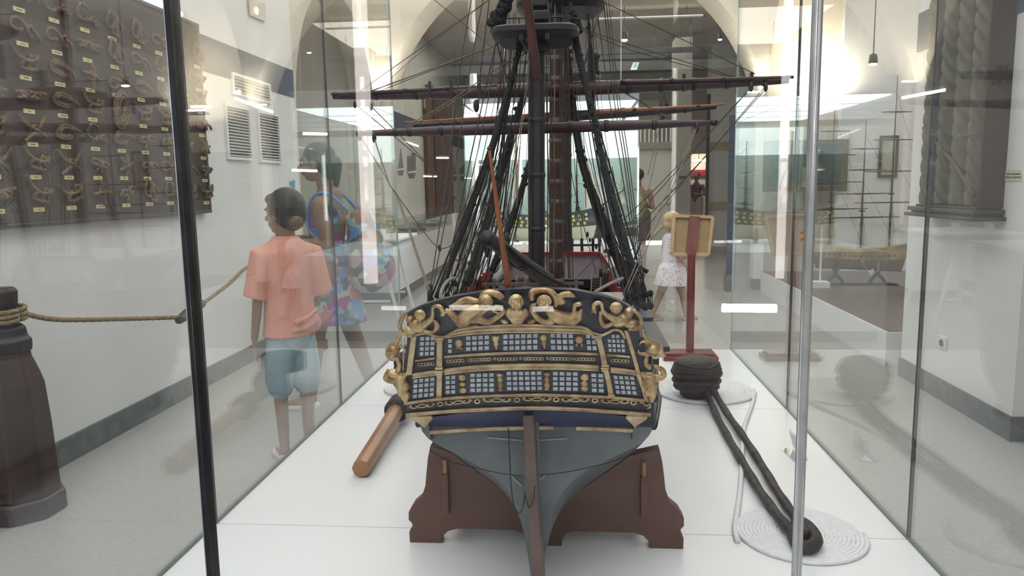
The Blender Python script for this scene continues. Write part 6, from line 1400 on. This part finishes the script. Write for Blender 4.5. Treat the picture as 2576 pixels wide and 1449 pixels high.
def far_person(px, y, rz, Hh, label, topm, botm, hairm=M_hairb, short=True, phone=False):
    x = at(px, 470, y=y).x; pn = Person('person', label, (x, y, 0), rz); k = Hh / 1.7; m = MB(); hc = V((.02, 0, 1.56)) * k; hf = V((1, 0, -.25))
    face(m, hc, .225 * k, hf, (.2, 0, 1)); S_ = lambda pts: [V(p) * k for p in pts]
    m.chain(S_([(0, 0, 1.36), (0, 0, 1.50)]), [.05 * k, .045 * k]); m.chain(S_([(0, 0, 1.34), (0, 0, 1.2), (0, 0, 1.0)]), [.09 * k, .12 * k, .12 * k])
    for s in (-1, 1):
        m.chain(S_([(0, s * .08, .9), (.02 * s, s * .09, .5), (-.02 * s, s * .09, .08)]), [.09 * k, .058 * k, .038 * k]); m.caps(V((-.01, s * .09, .04)) * k, V((.14, s * .10, .03)) * k, .036 * k, .026 * k)
        m.chain(S_([(0, s * .17, 1.32), (-.04, s * .22, 1.08), (.20, s * .10, 1.10)]), [.046 * k, .038 * k, .026 * k]); hand(m, V((.20, s * .10, 1.10)) * k, (.9, -.3 * s, .1), (0, 0, 1), .9 * k, .5, (0, -s, 0))
    pn.bd(m, 'body', M_skin, voxel=.008, smooth_it=3); m = MB(); m.ball(hc + V((-.03, 0, .035)) * k, (.10 * k, .09 * k, .095 * k)); pn.bd(m, 'hair', hairm, voxel=.009)
    m = MB(); m.chain(S_([(0, 0, 1.30), (0, 0, 1.15), (0, 0, .98)]), [.115 * k, .145 * k, .145 * k]); m.ball(V((0, 0, 1.27)) * k, (.12 * k, .18 * k, .09 * k))
    pn.bd(m, 'top', topm, voxel=.011); m = MB()
    for s in (-1, 1): m.chain(S_([(0, s * .07, .95), (.0, s * .09, .62 if short else .15)]), [.13 * k, (.11 if short else .08) * k])
    pn.bd(m, 'shorts' if short else 'trousers', botm, voxel=.011)
    return pn
far_person(1752, 20.2, PI * 1.35, 1.66, 'distant person in a dark sleeveless top and pale shorts in the far doorway', mat('maroon_top', (.12, .04, .05), .8), mat('beige_shorts', (.50, .42, .36), .8))
far_person(1606, 11.6, PI * .5, 1.62, 'dim person in a green and red print top right of the lit vitrine', pattern('print_top', (.20, .22, .12), [(.35, .10, .08), (.18, .30, .12), (.40, .35, .25)], 22, .6), mat('dark_skirt', (.10, .07, .06), .8))

# ------------------------------------------------------------------ lit showcase behind the photographer (seen mirrored in the front glass)
sc2 = thing('rear_showcase', 'tall glass showcase with glowing vertical and horizontal tubes, mirrored in the front glass', 'display case', (0, -4.6, 0))
MB().box((-1.9, -5.2, 0), (1.9, -4.62, .36)).build('base', M_whitep, sc2); MB().box((-1.9, -5.2, 3.2), (1.9, -4.62, 3.35)).build('canopy', M_steel, sc2); MB().box((-1.9, -5.22, .36), (1.9, -5.2, 3.2)).build('back_panel', mat('showcase_back', (.08, .08, .085), .7), sc2)
def mir(px, py, Y=6.0): p = at(px, py, y=Y); return V((p.x, 1.52 - Y, p.z))
T1 = emit('tube_pink', (1, .90, .86), 15)
a, b = mir(933, 712), mir(915, -60); MB().tube([V((a.x, a.y, a.z)), V((a.x, a.y, 3.2))], .058, 14).build('vertical_tube', T1, sc2, smooth=True)
a = mir(1962, 700); MB().tube([V((a.x, a.y, a.z)), V((a.x, a.y, 3.2))], .034, 14).build('vertical_tube', T1, sc2, smooth=True)
for p0, p1, r, m_ in (((1130, 774), (1265, 775), .022, T1), ((1340, 778), (1392, 777), .022, T1), ((960, 775), (1020, 776), .018, T1), ((1817, 775), (1953, 776), .034, emit('tube_bright', (1, .99, .97), 60))):
    a, b = mir(*p0), mir(*p1); MB().tube([a, b], r, 12).build('horizontal_tube', m_, sc2, smooth=True); c = (a + b) / 2; MB().box((c.x - .02, a.y - .5, .36), (c.x + .02, a.y - .04, c.z)).build('tube_bracket', M_steel, sc2)
# ceiling tubes behind the camera
for i, (p0, p1, Y) in enumerate((((428, 269), (530, 268), 7.0), ((590, 247), (685, 282), 7.0), ((2270, 246), (2378, 226), 7.0), ((762, 336), (822, 337), 6.8), ((735, 428), (797, 430), 7.5))):
    a, b = at(*p0, y=Y), at(*p1, y=Y); a, b = V((a.x, 1.52 - Y, a.z)), V((b.x, 1.52 - Y, b.z)); t = thing('tube_fixture', 'fluorescent tube fixture behind the photographer, mirrored in the glass, %s' % ('over the knot board', 'over the wall vents', 'over the right pillar', 'above the woman', 'across the woman face')[i], 'light fixture', a)
    MB().tube([a, b], .014, 10).build('tube', emit('tube_white', (1, .97, .92), 50), t, smooth=True); MB().bar(a + V((0, -.03, .03)), b + V((0, -.03, .03)), .05, .03).build('housing', M_whitep, t); c = (a + b) / 2; MB().tube([c + V((0, -.03, .04)), V((c.x, c.y - .03, 4.5 if Y < 7.4 else 4.5))], .006, 6).build('stem', M_whitep, t)

# wall washers: small tube on a bracket, glow on the plaster above it
def washer(px0, px1, py, y, label, e, st=20):
    a, b = at(px0, py, y=y - .12), at(px1, py, y=y - .12); b.z = a.z; t = thing('wall_washer', label, 'lamp', a)
    MB().tube([a, b], .012, 10).build('tube', emit('tube_wash', (1, .94, .84), st), t, smooth=True); MB().box((a.x, y - .14, a.z - .05), (b.x, y - .01, a.z - .02)).build('tray', M_whitep, t)
    o = area('wash_glow', (a + b) / 2 + V((0, .03, .03)), (PI - .35, 0, 0), max(.1, (b - a).length), .05, e, (1, .88, .68)); return t
washer(2035, 2110, 238, 9.66, 'warm glowing wall washer on the aisle wall above the seascape', 34)
washer(960, 992, 240, 10.10, 'warm glowing wall washer on the left pier of the arch', 14)
washer(1880, 1915, 232, 10.10, 'warm glowing wall washer on the right pier of the arch', 14)
